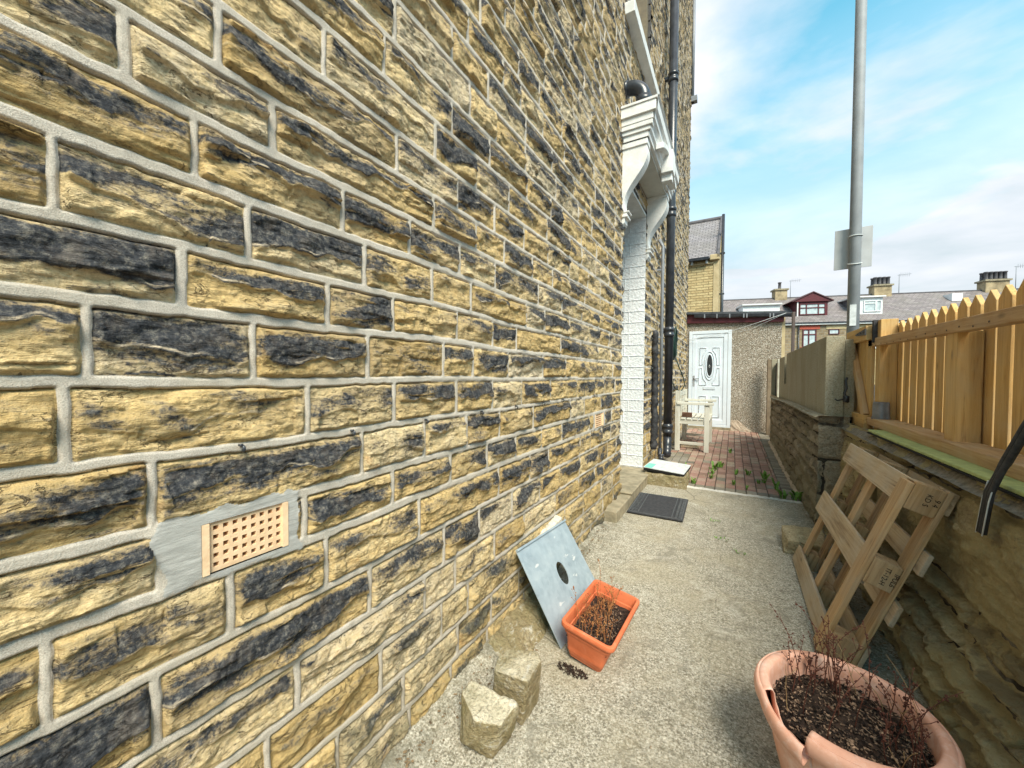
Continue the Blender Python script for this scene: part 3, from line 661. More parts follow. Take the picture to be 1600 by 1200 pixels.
# canopy: cornice mouldings on two consoles
def cornice_profile():   # (x out from wall, z)
    return [(-1.0, 3.66), (-.74, 3.66), (-.74, 3.70), (-.72, 3.72), (-.72, 3.76), (-.70, 3.79), (-.685, 3.80), (-.685, 3.85), (-.66, 3.87), (-.655, 3.95), (-.66, 3.97), (-.64, 3.985), (-1.0, 4.01)]
m = MB(); ya, yb = 3.86, 5.40
prof = cornice_profile()
# sweep with mitred ends: profile offset also along Y
n = len(prof); vs = []; fs = []
for (y_, sgn) in ((ya, -1), (yb, 1)):
    for (x_, z_) in prof: vs.append((x_, y_ + sgn*(x_+.74)*.55 if x_ > -.99 else y_ + sgn*0.0, z_))
for i in range(n-1): fs.append((i, i+1, n+i+1, n+i))
m.add(vs, fs)
# end returns: stepped boxes
for sgn, y0 in ((-1, ya), (1, yb)):
    for (o_, z0, z1) in ((.0, 3.66, 3.715), (.015, 3.715, 3.755), (.03, 3.755, 3.80), (.035, 3.80, 3.865), (.055, 3.865, 3.96), (.065, 3.96, 3.985)):
        xa = -.745+o_*1.35; m.bb((-1.0, y0+sgn*o_, z0), (xa, y0-sgn*.05, z1))
m.bb((-1.0, ya+.04, 3.98), (-.67, yb-.04, 4.0))
can = m.obj('door_canopy', M_WHITE, house, .004, 2)
# curved centre ornament on the fascia (segmental hump and boss)
m = MB()
pts = []
for i in range(25):
    t = i/24; yy = 4.15+t*1.0; pts.append((yy, 3.70+.14*math.sin(math.pi*t)**1.0))
poly = [(yy, zz+.03) for yy, zz in pts]+[(yy, zz-.03) for yy, zz in pts[::-1]]
m.prism(poly, 0, -.73, -.655); m.bb((-.74, 4.56, 3.62), (-.615, 4.74, 3.86)); m.bb((-.74, 4.60, 3.54), (-.63, 4.70, 3.63))
m.obj('ornament', M_WHITE, can, .006, 2)
m = MB()
def console(y0, y1):
    m = MB(); pr = [(-1.0, 3.655), (-.765, 3.655), (-.765, 3.60)]
    for i in range(19):
        t = i/18; z_ = 3.60-t*.60; pr.append((-.765 - .20*(3*t*t-2*t**3) + .028*math.sin(t*math.pi*2), z_))
    pr += [(-.945, 2.99), (-.945, 2.96), (-.955, 2.955), (-.955, 2.925), (-.968, 2.92), (-.968, 2.88), (-1.0, 2.84)]
    m.prism(pr, 1, y0, y1); k = m; k.bb((-1.0, y0-.012, 3.60), (-.755, y1+.012, 3.655)); k.bb((-1.0, y0-.010, 2.93), (-.94, y1+.010, 2.952)); k.bb((-1.0, y0-.006, 2.975), (-.925, y1+.006, 2.99))
    m.obj('console', M_WHITE, can, .004, 2)
console(3.88, 4.0); console(5.14, 5.30)
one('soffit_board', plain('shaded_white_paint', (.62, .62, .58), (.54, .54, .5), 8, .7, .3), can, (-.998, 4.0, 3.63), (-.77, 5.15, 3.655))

# first-floor window with projecting sill
wn_ = bpy.data.objects.new('window', None); col.objects.link(wn_); wn_.parent = house
one('sill', plain('painted_sill', (.74, .74, .72), (.60, .60, .58), 8, .6, .3), wn_, (-1.2, 3.90, 4.955), (-.90, 5.36, 5.075), .006)
m = MB(); z = 5.10
while z < 6.9: m.bb((-1.28, 5.2, z+.004), (-1.0, 5.24, z+.20)); z += .21
m.obj('window_reveal', plain('blackened_quoin', (.06, .055, .055), (.10, .095, .09), 8, .8, .5, .006, 40), wn_, .006)
m = MB()
for (a, b) in (((-1.22, 4.05, 5.1), (-1.12, 4.12, 6.95)), ((-1.22, 5.13, 5.1), (-1.12, 5.195, 6.95)), ((-1.22, 4.12, 5.1), (-1.12, 5.13, 5.18)), ((-1.22, 4.12, 6.87), (-1.12, 5.13, 6.95)), ((-1.20, 4.12, 6.0), (-1.14, 5.13, 6.06))): m.bb(a, b)
m.obj('window_frame', plain('mauve_frame_paint', (.30, .24, .30), (.24, .19, .24), 5, .5), wn_, .004)
one('pane', M_GLASS, wn_, (-1.185, 4.12, 5.18), (-1.17, 5.13, 6.87))
# small cable hooks in one mortar bed
hm = MB()
for y_, z_ in ((.444, 1.16), (.743, 1.158), (1.062, 1.16), (1.426, 1.163), (1.746, 1.166), (2.085, 1.167), (2.385, 1.17), (2.72, 1.17), (3.05, 1.172)):
    hm = MB(); hm.tube([(-1.0, y_, z_), (-.990, y_, z_), (-.984, y_, z_-.003), (-.984, y_, z_-.009), (-.990, y_, z_-.012)], .0035, 8); hm.lathe([(0, 0), (.0055, 0), (.0055, .004), (0, .004)], (-.991, y_-.004, z_+.001), 8)
    hm.obj('cable_hook', M_BLACK, house)

# ================================================================== DRAINPIPES ON THE HOUSE
def collar(m, x, y, z, r):
    m.lathe([(r, -.075), (r*1.22, -.07), (r*1.22, -.03), (r*1.12, -.025), (r*1.12, .015), (r*1.28, .02), (r*1.28, .055), (r*1.08, .065), (r, .075)], (x, y, z), 18)
dp = thing('drainpipe', 'thick glossy black drainpipe running full height beside the doorway', 'drainpipe')
m = MB(); m.tube([(-.865, 6.3, .36), (-.865, 6.3, 7.9)], .062, 20); m.obj('pipe', M_BLACK, dp)
for z in (.52, 2.02, 3.86, 5.9):
    m = MB(); collar(m, -.865, 6.3, z, .062); m.bb((-1.0, 6.27, z-.02), (-.90, 6.33, z+.02)); m.obj('collar', M_BLACK, dp)
m = MB(); m.tube([(-.865, 6.3, .40), (-.865, 6.29, .26), (-.86, 6.24, .18), (-.85, 6.16, .13)], [.062, .062, .058, .058], 16); m.obj('shoe', M_BLACK, dp)
gp = thing('drainpipe', 'thin grey plastic waste pipe in front of the black drainpipe', 'pipe')
m = MB(); m.tube([(-.925, 5.98, .20), (-.925, 5.98, 3.25), (-.98, 5.98, 3.36)], .022, 12); m.obj('pipe', M_GREYP, gp)
m = MB(); m.tube([(-.925, 5.98, .26), (-.925, 5.97, .17), (-.90, 5.90, .13), (-.88, 5.84, .13)], .032, 12); m.lathe([(0, 0), (.045, 0), (.045, .03), (0, .03)], (-.90, 5.93, .15), 14); m.obj('elbow', M_BLACK, gp)
for z in (.9, 1.9, 2.9):
    m = MB(); m.bb((-1.0, 5.965, z), (-.90, 5.995, z+.025)); m.obj('bracket', M_GREYP, gp)
m = MB(); r2 = random.Random(4); pts = []; rr_ = []
for i in range(46):
    t = i/45; pts.append((-.955+.012*r2.uniform(-1, 1), 5.62+.05*math.sin(t*3)+.012*r2.uniform(-1, 1), .30+t*1.68)); rr_.append((.052-.012*t)*(.85+.3*r2.random()))
rr_[-3:] = [.045, .05, .03]
m.tube(pts, rr_, 14); tag(m.obj('lagged_pipe', M_LAG), 'lumpy black lagged pipe against the stone just past the white door jamb', 'pipe')
bd = thing('soil_pipe', 'black plastic pipe bend coming out of the stone above the white canopy', 'pipe')
m = MB(); pts = []
for i in range(13): a = i/12*math.pi/2; pts.append((-1.0+.03+.15*math.sin(a), 3.99, 4.27-.15*(1-math.cos(a))))
m.tube([(-1.03, 3.99, 4.27)]+pts+[(-.82, 3.99, 4.04)], .068, 18); m.obj('bend', M_BLACK, bd)
m = MB(); m.tube([(-1.01, 3.99, 4.27), (-.975, 3.99, 4.27)], .078, 18); m.obj('socket', M_BLACK, bd)
m = MB(); m.tube([(-.82, 3.99, 4.13), (-.82, 3.99, 4.06)], .077, 18); m.obj('socket', M_BLACK, bd)

# coiled garden hose hung on the wall
m = MB()
for k in range(4):
    m.tube([(-.955+.010*k+.004*math.sin(i), 7.6+.15*math.cos(i*math.pi/12), 1.92+.02*k+.28*math.sin(i*math.pi/12)) for i in range(25)], .010, 7, False)
m.tube([(-.91, 7.55, 1.66), (-.86, 7.6, 1.5), (-.80, 7.7, 1.32), (-.78, 7.8, 1.16), (-.84, 7.7, 1.05), (-.92, 7.5, 1.12), (-.94, 7.2, 1.3), (-.95, 7.05, 1.0), (-.93, 6.9, .5), (-.90, 6.75, .12), (-.86, 6.7, .05)], .010, 7)
tag(m.obj('garden_hose', M_HOSE), 'green garden hose coiled on the wall and trailing down behind the black drainpipe', 'hose')

# ================================================================== BENCH
bn = thing('garden_bench', 'peeling off-white slatted wooden bench against the house wall near the white door', 'bench')
def bbx(name, a, b, mat=M_BENCH): return one(name, mat, bn, a, b, .004)
b0, b1, gz0 = 7.25, 8.38, .03
for yy in (b0, b1):
    bbx('leg', (-.87, yy-.035, gz0), (-.79, yy+.035, 1.08)); bbx('leg', (-.41, yy-.035, gz0), (-.335, yy+.035, .84))
    bbx('armrest', (-.84, yy-.055, .84), (-.27, yy+.055, .885)); bbx('end_rail', (-.80, yy-.018, .50), (-.40, yy+.018, .58)); bbx('end_rail', (-.80, yy-.015, .14), (-.40, yy+.015, .19))
for i, xx in enumerate((-.78, -.685, -.59, -.495, -.40)): bbx('seat_slat', (xx, b0-.03, .58), (xx+.075, b1+.03, .602))
bbx('apron', (-.365, b0+.03, .50), (-.34, b1-.03, .58))
for zz in (.70, .84, .98): bbx('back_slat', (-.835, b0+.03, zz), (-.815, b1-.03, zz+.08))
for yy in (7.62, 7.98): bbx('back_splat', (-.83, yy, .60), (-.81, yy+.12, 1.0))
one('loose_board', M_PALG, None, (-.80, 7.5, .045), (-.50, 7.9, .07)); tag(bpy.data.objects['loose_board'], 'grey weathered board lying on the pavers under the bench', 'board')
one('brown_brick', plain('brown_brick', (.30, .15, .10), (.22, .11, .07), 20, .85, .5), None, (-.78, 7.42, .603), (-.62, 7.50, .685)); tag(bpy.data.objects['brown_brick'], 'small brown brick standing on the bench seat', 'brick')

# ================================================================== STONE BLOCK WITH WHITE BOARD, DOORMAT
def rock(name, pts, mat, seed, amp=.012, sub=5, fine=.003, top_pale=0., bev=.004):
    me = bpy.data.meshes.new(name); bm = bmesh.new()
    for p in pts: bm.verts.new(p)
    r = bmesh.ops.convex_hull(bm, input=bm.verts); 
    bmesh.ops.delete(bm, geom=[e for e in r['geom_interior'] if isinstance(e, bmesh.types.BMVert)], context='VERTS')
    bmesh.ops.bevel(bm, geom=list(bm.edges), offset=bev, segments=1, affect='EDGES', profile=.5)
    bmesh.ops.triangulate(bm, faces=bm.faces)
    for _ in range(sub):
        ed = [e for e in bm.edges if e.calc_length() > .006]
        if not ed: break
        bmesh.ops.subdivide_edges(bm, edges=ed, cuts=1, use_grid_fill=False); bmesh.ops.triangulate(bm, faces=[f for f in bm.faces if len(f.verts) > 3])
    bm.normal_update()
    co = np.array([v.co for v in bm.verts]); no = np.array([v.normal for v in bm.verts])
    a = co[:, 0]+co[:, 2]*.7; b = co[:, 1]-co[:, 2]*.8
    d = amp*(fbm(a*14, b*14, seed, 4)-.5)*2 + amp*.9*(facet(a*24, b*24, seed+5)-.5) + fine*(fbm(a*90, b*90, seed+9, 3)-.5)*2
    for i, v in enumerate(bm.verts): v.co = Vector(co[i]+no[i]*d[i])
    for f in bm.faces: f.smooth = True
    bm.to_mesh(me); bm.free()
    for nm, val in (('mk', (0, .0, .45)), ('mk2', (0, 0, .1))):
        D = np.tile(np.array(val, np.float32), (len(me.vertices), 1))
        if nm == 'mk' and top_pale: D[:, 2] += sst(.6, .8, no[:, 2]+.25*(fbm(a*30, b*30, 5, 2)-.5))*top_pale  # upward-facing parts of the rock take a lighter tone
        at = me.attributes.new(nm, 'FLOAT_VECTOR', 'POINT'); at.data.foreach_set('vector', D.astype(np.float32).ravel())
    return link(name, me, mat)
def hexa(x0, x1, y0, y1, z0, z1, j, s):
    r = random.Random(s); return [(x+r.uniform(-j, j), y+r.uniform(-j, j), z+r.uniform(-j, j)*(.6 if z > z0 else 0)) for x in (x0, x1) for y in (y0, y1) for z in (z0, z1)]
tag(rock('stone_block', hexa(-.93, -.455, 4.84, 5.36, -.01, .135, .012, 3), M_ROCK, 31, .010), 'squared sandstone block beside the house wall under the white board', 'stone block')
wb = thing('white_board', 'white board with dark underside and teal corner lying on the squared stone block', 'board')
rot = Matrix.Rotation(R(-3), 3, 'Z') @ Matrix.Rotation(R(3), 3, 'Y')
m = MB(); m.box((-.70, 5.16, .182), (.47, .54, .012), rot); m.obj('face', M_WB, wb, .003)
m = MB(); m.box((-.70, 5.155, .160), (.465, .53, .03), rot); m.obj('underside', M_DARK, wb, .003)
m = MB(); m.add([(-.935, 4.90, .1975), (-.86, 4.905, .1945), (-.85, 5.12, .1945), (-.935, 5.11, .198)], [(0, 1, 2, 3)])
m = MB(); m.box((-.885, 5.02, .1955), (.09, .24, .006), rot); m.obj('tape', M_TEAL, wb)
mt_ = thing('doormat', 'black rubber doormat with ribbed ends on the concrete in front of the doorstep', 'doormat')
rm = Matrix.Rotation(R(1.5), 3, 'Z'); cx, cy = -.627, 4.06
m = MB(); m.box((cx, cy, .014), (.50, .68, .012), rm); m.obj('mat_base', M_RUBBER, mt_, .003)
m = MB()
for k in range(17):
    for e in (-1, 1):
        for q in (0, 1):
            c = rm @ Vector((e*(.185+.03*q)+ (0), -.30+k*.0375+(.018 if q else 0), 0)); m.box((cx+c.x, cy+c.y, .023), (.026, .016, .006), rm @ Matrix.Rotation(R(25*e), 3, 'Z'))
for a, b, c_, d in ((0, -.325, .47, .012), (0, .325, .47, .012), (-.235, 0, .012, .66), (.235, 0, .012, .66), (-.15, 0, .008, .62), (.15, 0, .008, .62)):
    c = rm @ Vector((a, b, 0)); m.box((cx+c.x, cy+c.y, .022), (c_, d, .006), rm)
m.obj('rib', plain('worn_rubber', (.10, .105, .11), (.05, .055, .06), 60, .7), mt_)

# ================================================================== LOOSE SANDSTONE BLOCKS
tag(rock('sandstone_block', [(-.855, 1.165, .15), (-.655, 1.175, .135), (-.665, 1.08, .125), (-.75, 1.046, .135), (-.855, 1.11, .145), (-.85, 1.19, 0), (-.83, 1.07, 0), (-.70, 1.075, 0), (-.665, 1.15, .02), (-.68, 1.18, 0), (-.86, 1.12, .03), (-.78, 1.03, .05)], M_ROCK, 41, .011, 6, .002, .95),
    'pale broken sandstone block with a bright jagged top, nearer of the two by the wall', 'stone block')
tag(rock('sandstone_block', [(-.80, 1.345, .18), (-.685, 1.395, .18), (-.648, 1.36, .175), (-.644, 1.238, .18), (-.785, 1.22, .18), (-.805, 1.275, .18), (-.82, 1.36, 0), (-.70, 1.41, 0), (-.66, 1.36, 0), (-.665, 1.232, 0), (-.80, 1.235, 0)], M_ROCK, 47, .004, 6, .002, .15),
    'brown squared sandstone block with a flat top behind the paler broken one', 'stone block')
tag(rock('stone_slab', hexa(.36, .62, 3.50, 3.85, 0, .11, .03, 9), M_BIG, 52, .012, 5), 'green-stained stone on the path beyond the leaning pallet', 'stone')
tag(rock('white_stone', [(-1.0, 2.0, .30), (-.955, 2.0, .31), (-.95, 2.3, .34), (-1.0, 2.32, .34), (-1.0, 2.0, .37), (-.96, 2.02, .37), (-.955, 2.3, .40), (-1.0, 2.3, .41)], plain('pale_limestone', (.66, .62, .52), (.40, .37, .30), 30, .9, .8, .006, 60), 55, .008, 5),
    'pale chalky lump on the house wall just above the steel plate', 'stone')
tag(rock('cement_lump', [(-.99, 1.45, 0), (-.80, 1.45, 0), (-.86, 1.7, 0), (-.99, 2.1, 0), (-.82, 2.0, 0), (-.99, 1.5, .07), (-.93, 1.6, .05), (-.99, 2.0, .07), (-.90, 1.85, .06)], M_ROCK, 57, .018, 6), 'rough cement lump at the wall foot behind the steel plate', 'cement')

# ================================================================== STEEL PLATE leaning on the wall
pl = thing('steel_plate', 'blue-grey galvanised steel plate with an oval hole leaning on the house wall', 'metal plate')
A0 = Vector((-.975, 1.715, .405)); B0 = Vector((-.93, 2.27, .395)); D0 = Vector((-.70, 1.69, .0))
e1 = (B0-A0).normalized(); e2 = (D0-A0); e2 -= e1*e2.dot(e1); Lh = e2.length; e2.normalize(); nn = e1.cross(e2); Lw = .555
hc = (.285, .235); ha, hb = .042, .062
m = MB(); n = 48; ring = []; outr = []
per = [(0, 0), (Lw, 0), (Lw, Lh), (0, Lh)]
for i in range(n):
    a = 2*math.pi*i/n; ring.append((hc[0]+ha*math.cos(a), hc[1]+hb*math.sin(a)))
    dx, dy = math.cos(a), math.sin(a); t = 1e9
    if abs(dx) > 1e-6: t = min(t, ((Lw if dx > 0 else 0)-hc[0])/dx)
    if abs(dy) > 1e-6: t = min(t, ((Lh if dy > 0 else 0)-hc[1])/dy)
    outr.append((hc[0]+dx*t, hc[1]+dy*t))
for (cxx, cyy) in per:      # snap the nearest ray to each corner
    k = min(range(n), key=lambda i: (outr[i][0]-cxx)**2+(outr[i][1]-cyy)**2); outr[k] = (cxx, cyy)
vs = []
for h_ in (0, .004):
    for p in ring+outr: vs.append(A0+e1*p[0]+e2*p[1]+nn*h_*-1)
fs = []
for i in range(n):
    j = (i+1) % n; fs += [(i, j, n+j, n+i), (2*n+i, 3*n+i, 3*n+j, 2*n+j), (i, 2*n+i, 2*n+j, j), (n+i, n+j, 3*n+j, 3*n+i)]
m.add(vs, fs); m.obj('plate', M_GALV, pl)
m = MB(); m.box(A0+e1*(Lw/2)+e2*.004+nn*-.008, (Lw, .010, .016), Matrix((e1, e2, nn)).transposed()); m.obj('folded_edge', M_GALV, pl)

# ================================================================== RECTANGULAR PLANTER
def rrect(cx, cy, w, d, r, n=5):
    P = []
    for (sx, sy, a0) in ((1, 1, 0), (-1, 1, 90), (-1, -1, 180), (1, -1, 270)):
        for i in range(n+1):
            a = R(a0+90*i/n); P.append((cx+sx*(w/2-r)+r*math.cos(a), cy+sy*(d/2-r)+r*math.sin(a)))
    return P
def loft(m, rings, smooth=True, cap0=False, cap1=False):
    n = len(rings[0][0]); vs = []; fs = []
    for poly, z in rings: vs += [(x, y, z) for x, y in poly]
    for k in range(len(rings)-1):
        for i in range(n): fs.append((k*n+i, k*n+(i+1) % n, (k+1)*n+(i+1) % n, (k+1)*n+i))
    if cap0: fs.append(tuple(range(n))[::-1])
    if cap1: fs.append(tuple(len(vs)-n+i for i in range(n)))
    m.add(vs, fs, None, smooth)
def place(o, loc, rz, rx=0, ry=0): o.location = loc; o.rotation_euler = (rx, ry, rz)
ptr = thing('trough_planter', 'small orange plastic trough planter standing in front of the steel plate', 'planter')
m = MB(); rg = []
for (w, d, z, r) in ((.150, .355, 0, .02), (.150, .355, .012, .02), (.158, .365, .014, .02), (.19, .40, .10, .024), (.198, .408, .118, .024), (.206, .416, .120, .024), (.208, .418, .142, .024), (.232, .442, .144, .028), (.240, .450, .150, .03), (.242, .452, .160, .03),
                     (.238, .448, .168, .028), (.228, .438, .171, .026), (.212, .422, .171, .02), (.205, .415, .165, .02), (.196, .406, .118, .02), (.188, .398, .116, .02), (.165, .375, .03, .016)): rg.append((rrect(0, 0, w, d, r), z))
loft(m, rg, True, True, False); o = m.obj('trough', M_TERRA, ptr)
es = o.modifiers.new('es', 'EDGE_SPLIT'); es.split_angle = R(40)
m = MB(); U, V = np.meshgrid(np.linspace(-.092, .092, 70), np.linspace(-.197, .197, 140), indexing='ij'); Z = .094+.014*(fbm(U*9+3, V*9, 300, 3)-.5)*2+.007*(vn(U*120, V*120, 301))
idx = np.arange(U.size).reshape(U.shape); q = np.stack([idx[:-1, :-1], idx[1:, :-1], idx[1:, 1:], idx[:-1, 1:]], -1).reshape(-1, 4)
def sheet(name, U, V, Z, mat, parent):
    idx = np.arange(U.size).reshape(U.shape); q = np.stack([idx[:-1, :-1], idx[1:, :-1], idx[1:, 1:], idx[:-1, 1:]], -1).reshape(-1, 4); z0 = np.zeros((U.size, 3))
    return npmesh(name, [np.stack([U, V, Z], -1).reshape(-1, 3)], [q], [z0], [z0], mat, parent)
sheet('soil', U, V, Z, M_SOIL, ptr)
place(ptr, (-.558, 1.815, .013), R(-3), 0, R(9)); ptr.scale = (1.06, 1, 1)

# ================================================================== BIG ROUND POT
pot = thing('round_pot', 'large faded pink plastic plant pot with a cracked rim in the right foreground', 'plant pot')
prof = [(.135, 0), (.150, .0), (.168, .06), (.190, .15), (.1905, .153), (.1895, .155), (.202, .21), (.2025, .213), (.2015, .215), (.209, .262), (.213, .275), (.232, .272), (.240, .278), (.2455, .290), (.247, .305), (.2445, .318), (.238, .327), (.2345, .3275), (.233, .3255), (.2315, .3285), (.224, .332), (.212, .334), (.205, .331), (.200, .322), (.196, .295), (.192, .25), (.187, .20)]
seg = 160; npf = len(prof); vs = []; fs = []
crk0, crk1 = 198, 238
def potp(th, i, side=0):
    r, z = prof[i]; dg = (math.degrees(th)) % 360; x = 0; dz = 0
    if crk0 <= dg <= crk1 and i >= 10:
        t = (dg-crk0)/(crk1-crk0)
        if side == 0:
            if i <= 21: x = .020*math.sin(t*math.pi/2); dz = -.024*t
            else:
                w = .5+.5*math.sin(t*9); dz = -.050*math.sin(t*math.pi)**.6*(.7+.3*w)*(1 if z > .25 else 0); x = -.004 if z > .25 else 0
    # thumb decoration on the rim groove
    return (r+x)*math.cos(th), (r+x)*math.sin(th), z+dz
for k in range(seg+1):
    th = 2*math.pi*k/seg + R(crk1)
    for i in range(npf): vs.append(potp(th-(1e-4 if k == seg else -1e-4), i))
for k in range(seg):
    dg = math.degrees(2*math.pi*(k+.5)/seg+R(crk1)) % 360; ck = crk0 < dg < crk1
    for i in range(npf-1):
        if ck and 19 <= i <= 23: continue
        a = k*npf+i; b = (k+1)*npf+i; fs.append((a, b, b+1, a+1))
m = MB(); m.add(vs, fs, None, True); o = m.obj('pot_body', M_PINK, pot)
bm = bmesh.new(); bm.from_mesh(o.data); bmesh.ops.remove_doubles(bm, verts=bm.verts, dist=2e-5); bmesh.ops.recalc_face_normals(bm, faces=bm.faces); bm.to_mesh(o.data); bm.free()
sd = o.modifiers.new('solid', 'SOLIDIFY'); sd.thickness = .0035; sd.offset = -1
m = MB(); m.lathe([(.0, -.0), (.150, .0)], (0, 0, .004), 40)
a_ = np.linspace(0, 2*math.pi, 150); r_ = np.linspace(0, .192, 80); RR, AA = np.meshgrid(r_, a_, indexing='ij'); U = RR*np.cos(AA); V = RR*np.sin(AA)
Z = .258+.016*(fbm(U*12+3, V*12, 310, 3)-.5)*2+.008*vn(U*110, V*110, 311)+.006*vn(U*60, V*60, 312); sheet('soil', U, V, Z, M_SOIL, pot)
place(pot, (.318, 1.505, 0), 0); pot.scale = (.965, .965, 1.0)

def bark(name, n, rad, z, loc, seed, mat, lab):
    """loose bark chips on the compost"""
    m = MB(); r = random.Random(seed)
    for i in range(n):
        a = r.random()*6.283; q = math.sqrt(r.random()); p = Vector((rad[0]*q*math.cos(a), rad[1]*q*math.sin(a), z+r.uniform(.0, .010)))
        m.box(p, (r.uniform(.004, .014), r.uniform(.002, .005), .002), Matrix.Rotation(r.random()*6.3, 3, 'Z') @ Matrix.Rotation(r.uniform(-.7, .7), 3, 'X') @ Matrix.Rotation(r.uniform(-.5, .5), 3, 'Y'))
    o = m.obj(name, mat); o.location = loc; return tag(o, lab, 'bark chips', kind='stuff')
M_BARK = plain('bark_chips', (.50, .33, .22), (.010, .006, .005), 55, .9, .3)
M_BARK.node_tree.nodes['Color Ramp'].color_ramp.elements[0].position = .46; M_BARK.node_tree.nodes['Color Ramp'].color_ramp.elements[1].position = .70
bark('bark_chips', 1500, (.185, .185), .268, (.318, 1.505, 0), 3, M_BARK, 'brown bark chips scattered over the soil of the large round pot')
bark('bark_chips', 450, (.092, .185), .106, (-.538, 1.815, 0), 4, M_BARK, 'brown bark chips on the soil of the orange trough')
bark('spilt_soil', 170, (.075, .03), .0, (-.60, 1.58, .002), 5, M_SOIL, 'dark soil spilt on the concrete below the orange trough')

def stems(name, spots, seed, mat, hmin, hmax, lean, heads, rs_=.0013):
    m = MB(); r = random.Random(seed)
    for (x, y, z) in spots:
        h = r.uniform(hmin, hmax); a = r.random()*6.283; l = r.uniform(0, lean)*h; k = 9; P = []; b = r.uniform(-.35, .35)*h; ba = r.random()*6.283
        for i in range(k):
            t = i/(k-1); P.append(Vector((x+l*math.cos(a)*t*t+b*.35*math.cos(ba)*math.sin(t*3)+r.uniform(-1, 1)*.0015, y+l*math.sin(a)*t*t+b*.35*math.sin(ba)*math.sin(t*3)+r.uniform(-1, 1)*.0015, z+h*t*(1-.12*t))))
        m.tube(P, [rs_*(1.3-.75*i/(k-1)) for i in range(k)], 5)
        for j in range(r.randint(2, 5)):       # side twigs
            i = r.randint(2, k-2); d = Vector((r.uniform(-1, 1), r.uniform(-1, 1), r.uniform(.2, 1))).normalized()*r.uniform(.012, .045)
            m.tube([P[i], P[i]+d*.6, P[i]+d+Vector((0, 0, .006))], rs_*.6, 4)
            if heads and r.random() < .8: m.lathe([(0, 0), (.0022, .002), (.0024, .004), (0, .0075)], P[i]+d, 5)
        if heads:
            for j in range(r.randint(5, 12)):
                i = r.uniform(.45, 1)*(k-1); q = P[int(i)].lerp(P[min(int(i)+1, k-1)], i % 1)+Vector((r.uniform(-1, 1), r.uniform(-1, 1), r.uniform(-1, 1)))*.004
                m.box(q, (r.uniform(.003, .007), .0025, r.uniform(.002, .006)), Matrix.Rotation(r.random()*6, 3, 'Z') @ Matrix.Rotation(r.random()*3, 3, 'X'))
    return m.obj(name, mat)
r2 = random.Random(8); sp = []
for i in range(13): a = R(r2.uniform(85, 200)); q = r2.uniform(.10, .178); sp.append((.318+q*math.cos(a), 1.505+q*math.sin(a), .262))
for i in range(20): a = R(r2.uniform(-60, 110)); q = r2.uniform(.10, .18); sp.append((.318+q*math.cos(a), 1.505+q*math.sin(a), .262))
for i in range(6): a = R(r2.uniform(0, 360)); q = r2.uniform(0, .12); sp.append((.318+q*math.cos(a), 1.505+q*math.sin(a), .262))
tag(stems('dead_plant', sp, 21, M_STEM, .10, .31, .42, True), 'dark red-brown dead stems standing in the large round pot', 'dead plant')
sp = [(.318+.16*math.cos(R(a)), 1.505+.16*math.sin(R(a)), .262) for a in (20, 45, 5, 70, 200, 300)]
tag(stems('dead_plant', sp, 27, plain('straw_twig', (.34, .24, .12), (.22, .13, .06), 40, .8), .12, .22, 1.1, False, .0011), 'straw-coloured bent twigs drooping across the large round pot', 'dead plant')
r2 = random.Random(9); sp = [(-.545+r2.uniform(-.075, .075), 1.82+r2.uniform(-.15, .17), .100) for i in range(40)]
tag(stems('dead_plant', sp, 33, M_STEMO, .05, .17, .35, True, .0012), 'straw and red dead stems filling the orange trough', 'dead plant')
sp = [(-.64, 1.73, .095), (-.60, 1.99, .095), (-.52, 1.90, .095)]
tag(stems('dead_plant', sp, 35, M_STEMO, .22, .30, .2, True, .0010), 'tallest thin dead stems rising above the orange trough', 'dead plant')

# ================================================================== WEEDS AND LITTER
def leafblade(m, p, d, L_, w):
    d = Vector(d).normalized(); s = d.cross(Vector((0, 0, 1))).normalized(); P = []
    for i in range(5):
        t = i/4; c = Vector(p)+d*L_*t+Vector((0, 0, L_*.55*math.sin(t*2.2))); ww = w*math.sin(math.pi*(t*.86+.1)); P += [c-s*ww, c+s*ww]
    m.add(P, [(2*i, 2*i+1, 2*i+3, 2*i+2) for i in range(4)], None, True)
def weed(x, y, s, seed, label, group='weeds growing between the pavers'):
    m = MB(); r = random.Random(seed)
    for i in range(r.randint(7, 14)):
        a = r.random()*6.283; leafblade(m, (x+r.uniform(-.02, .02)*s, y+r.uniform(-.03, .03)*s, gz(y)+.004), (math.cos(a), math.sin(a), r.uniform(.4, 1.6)), s*r.uniform(.035, .08), s*r.uniform(.006, .014))
    tag(m.obj('weed', M_LEAF), label, 'weed', group)
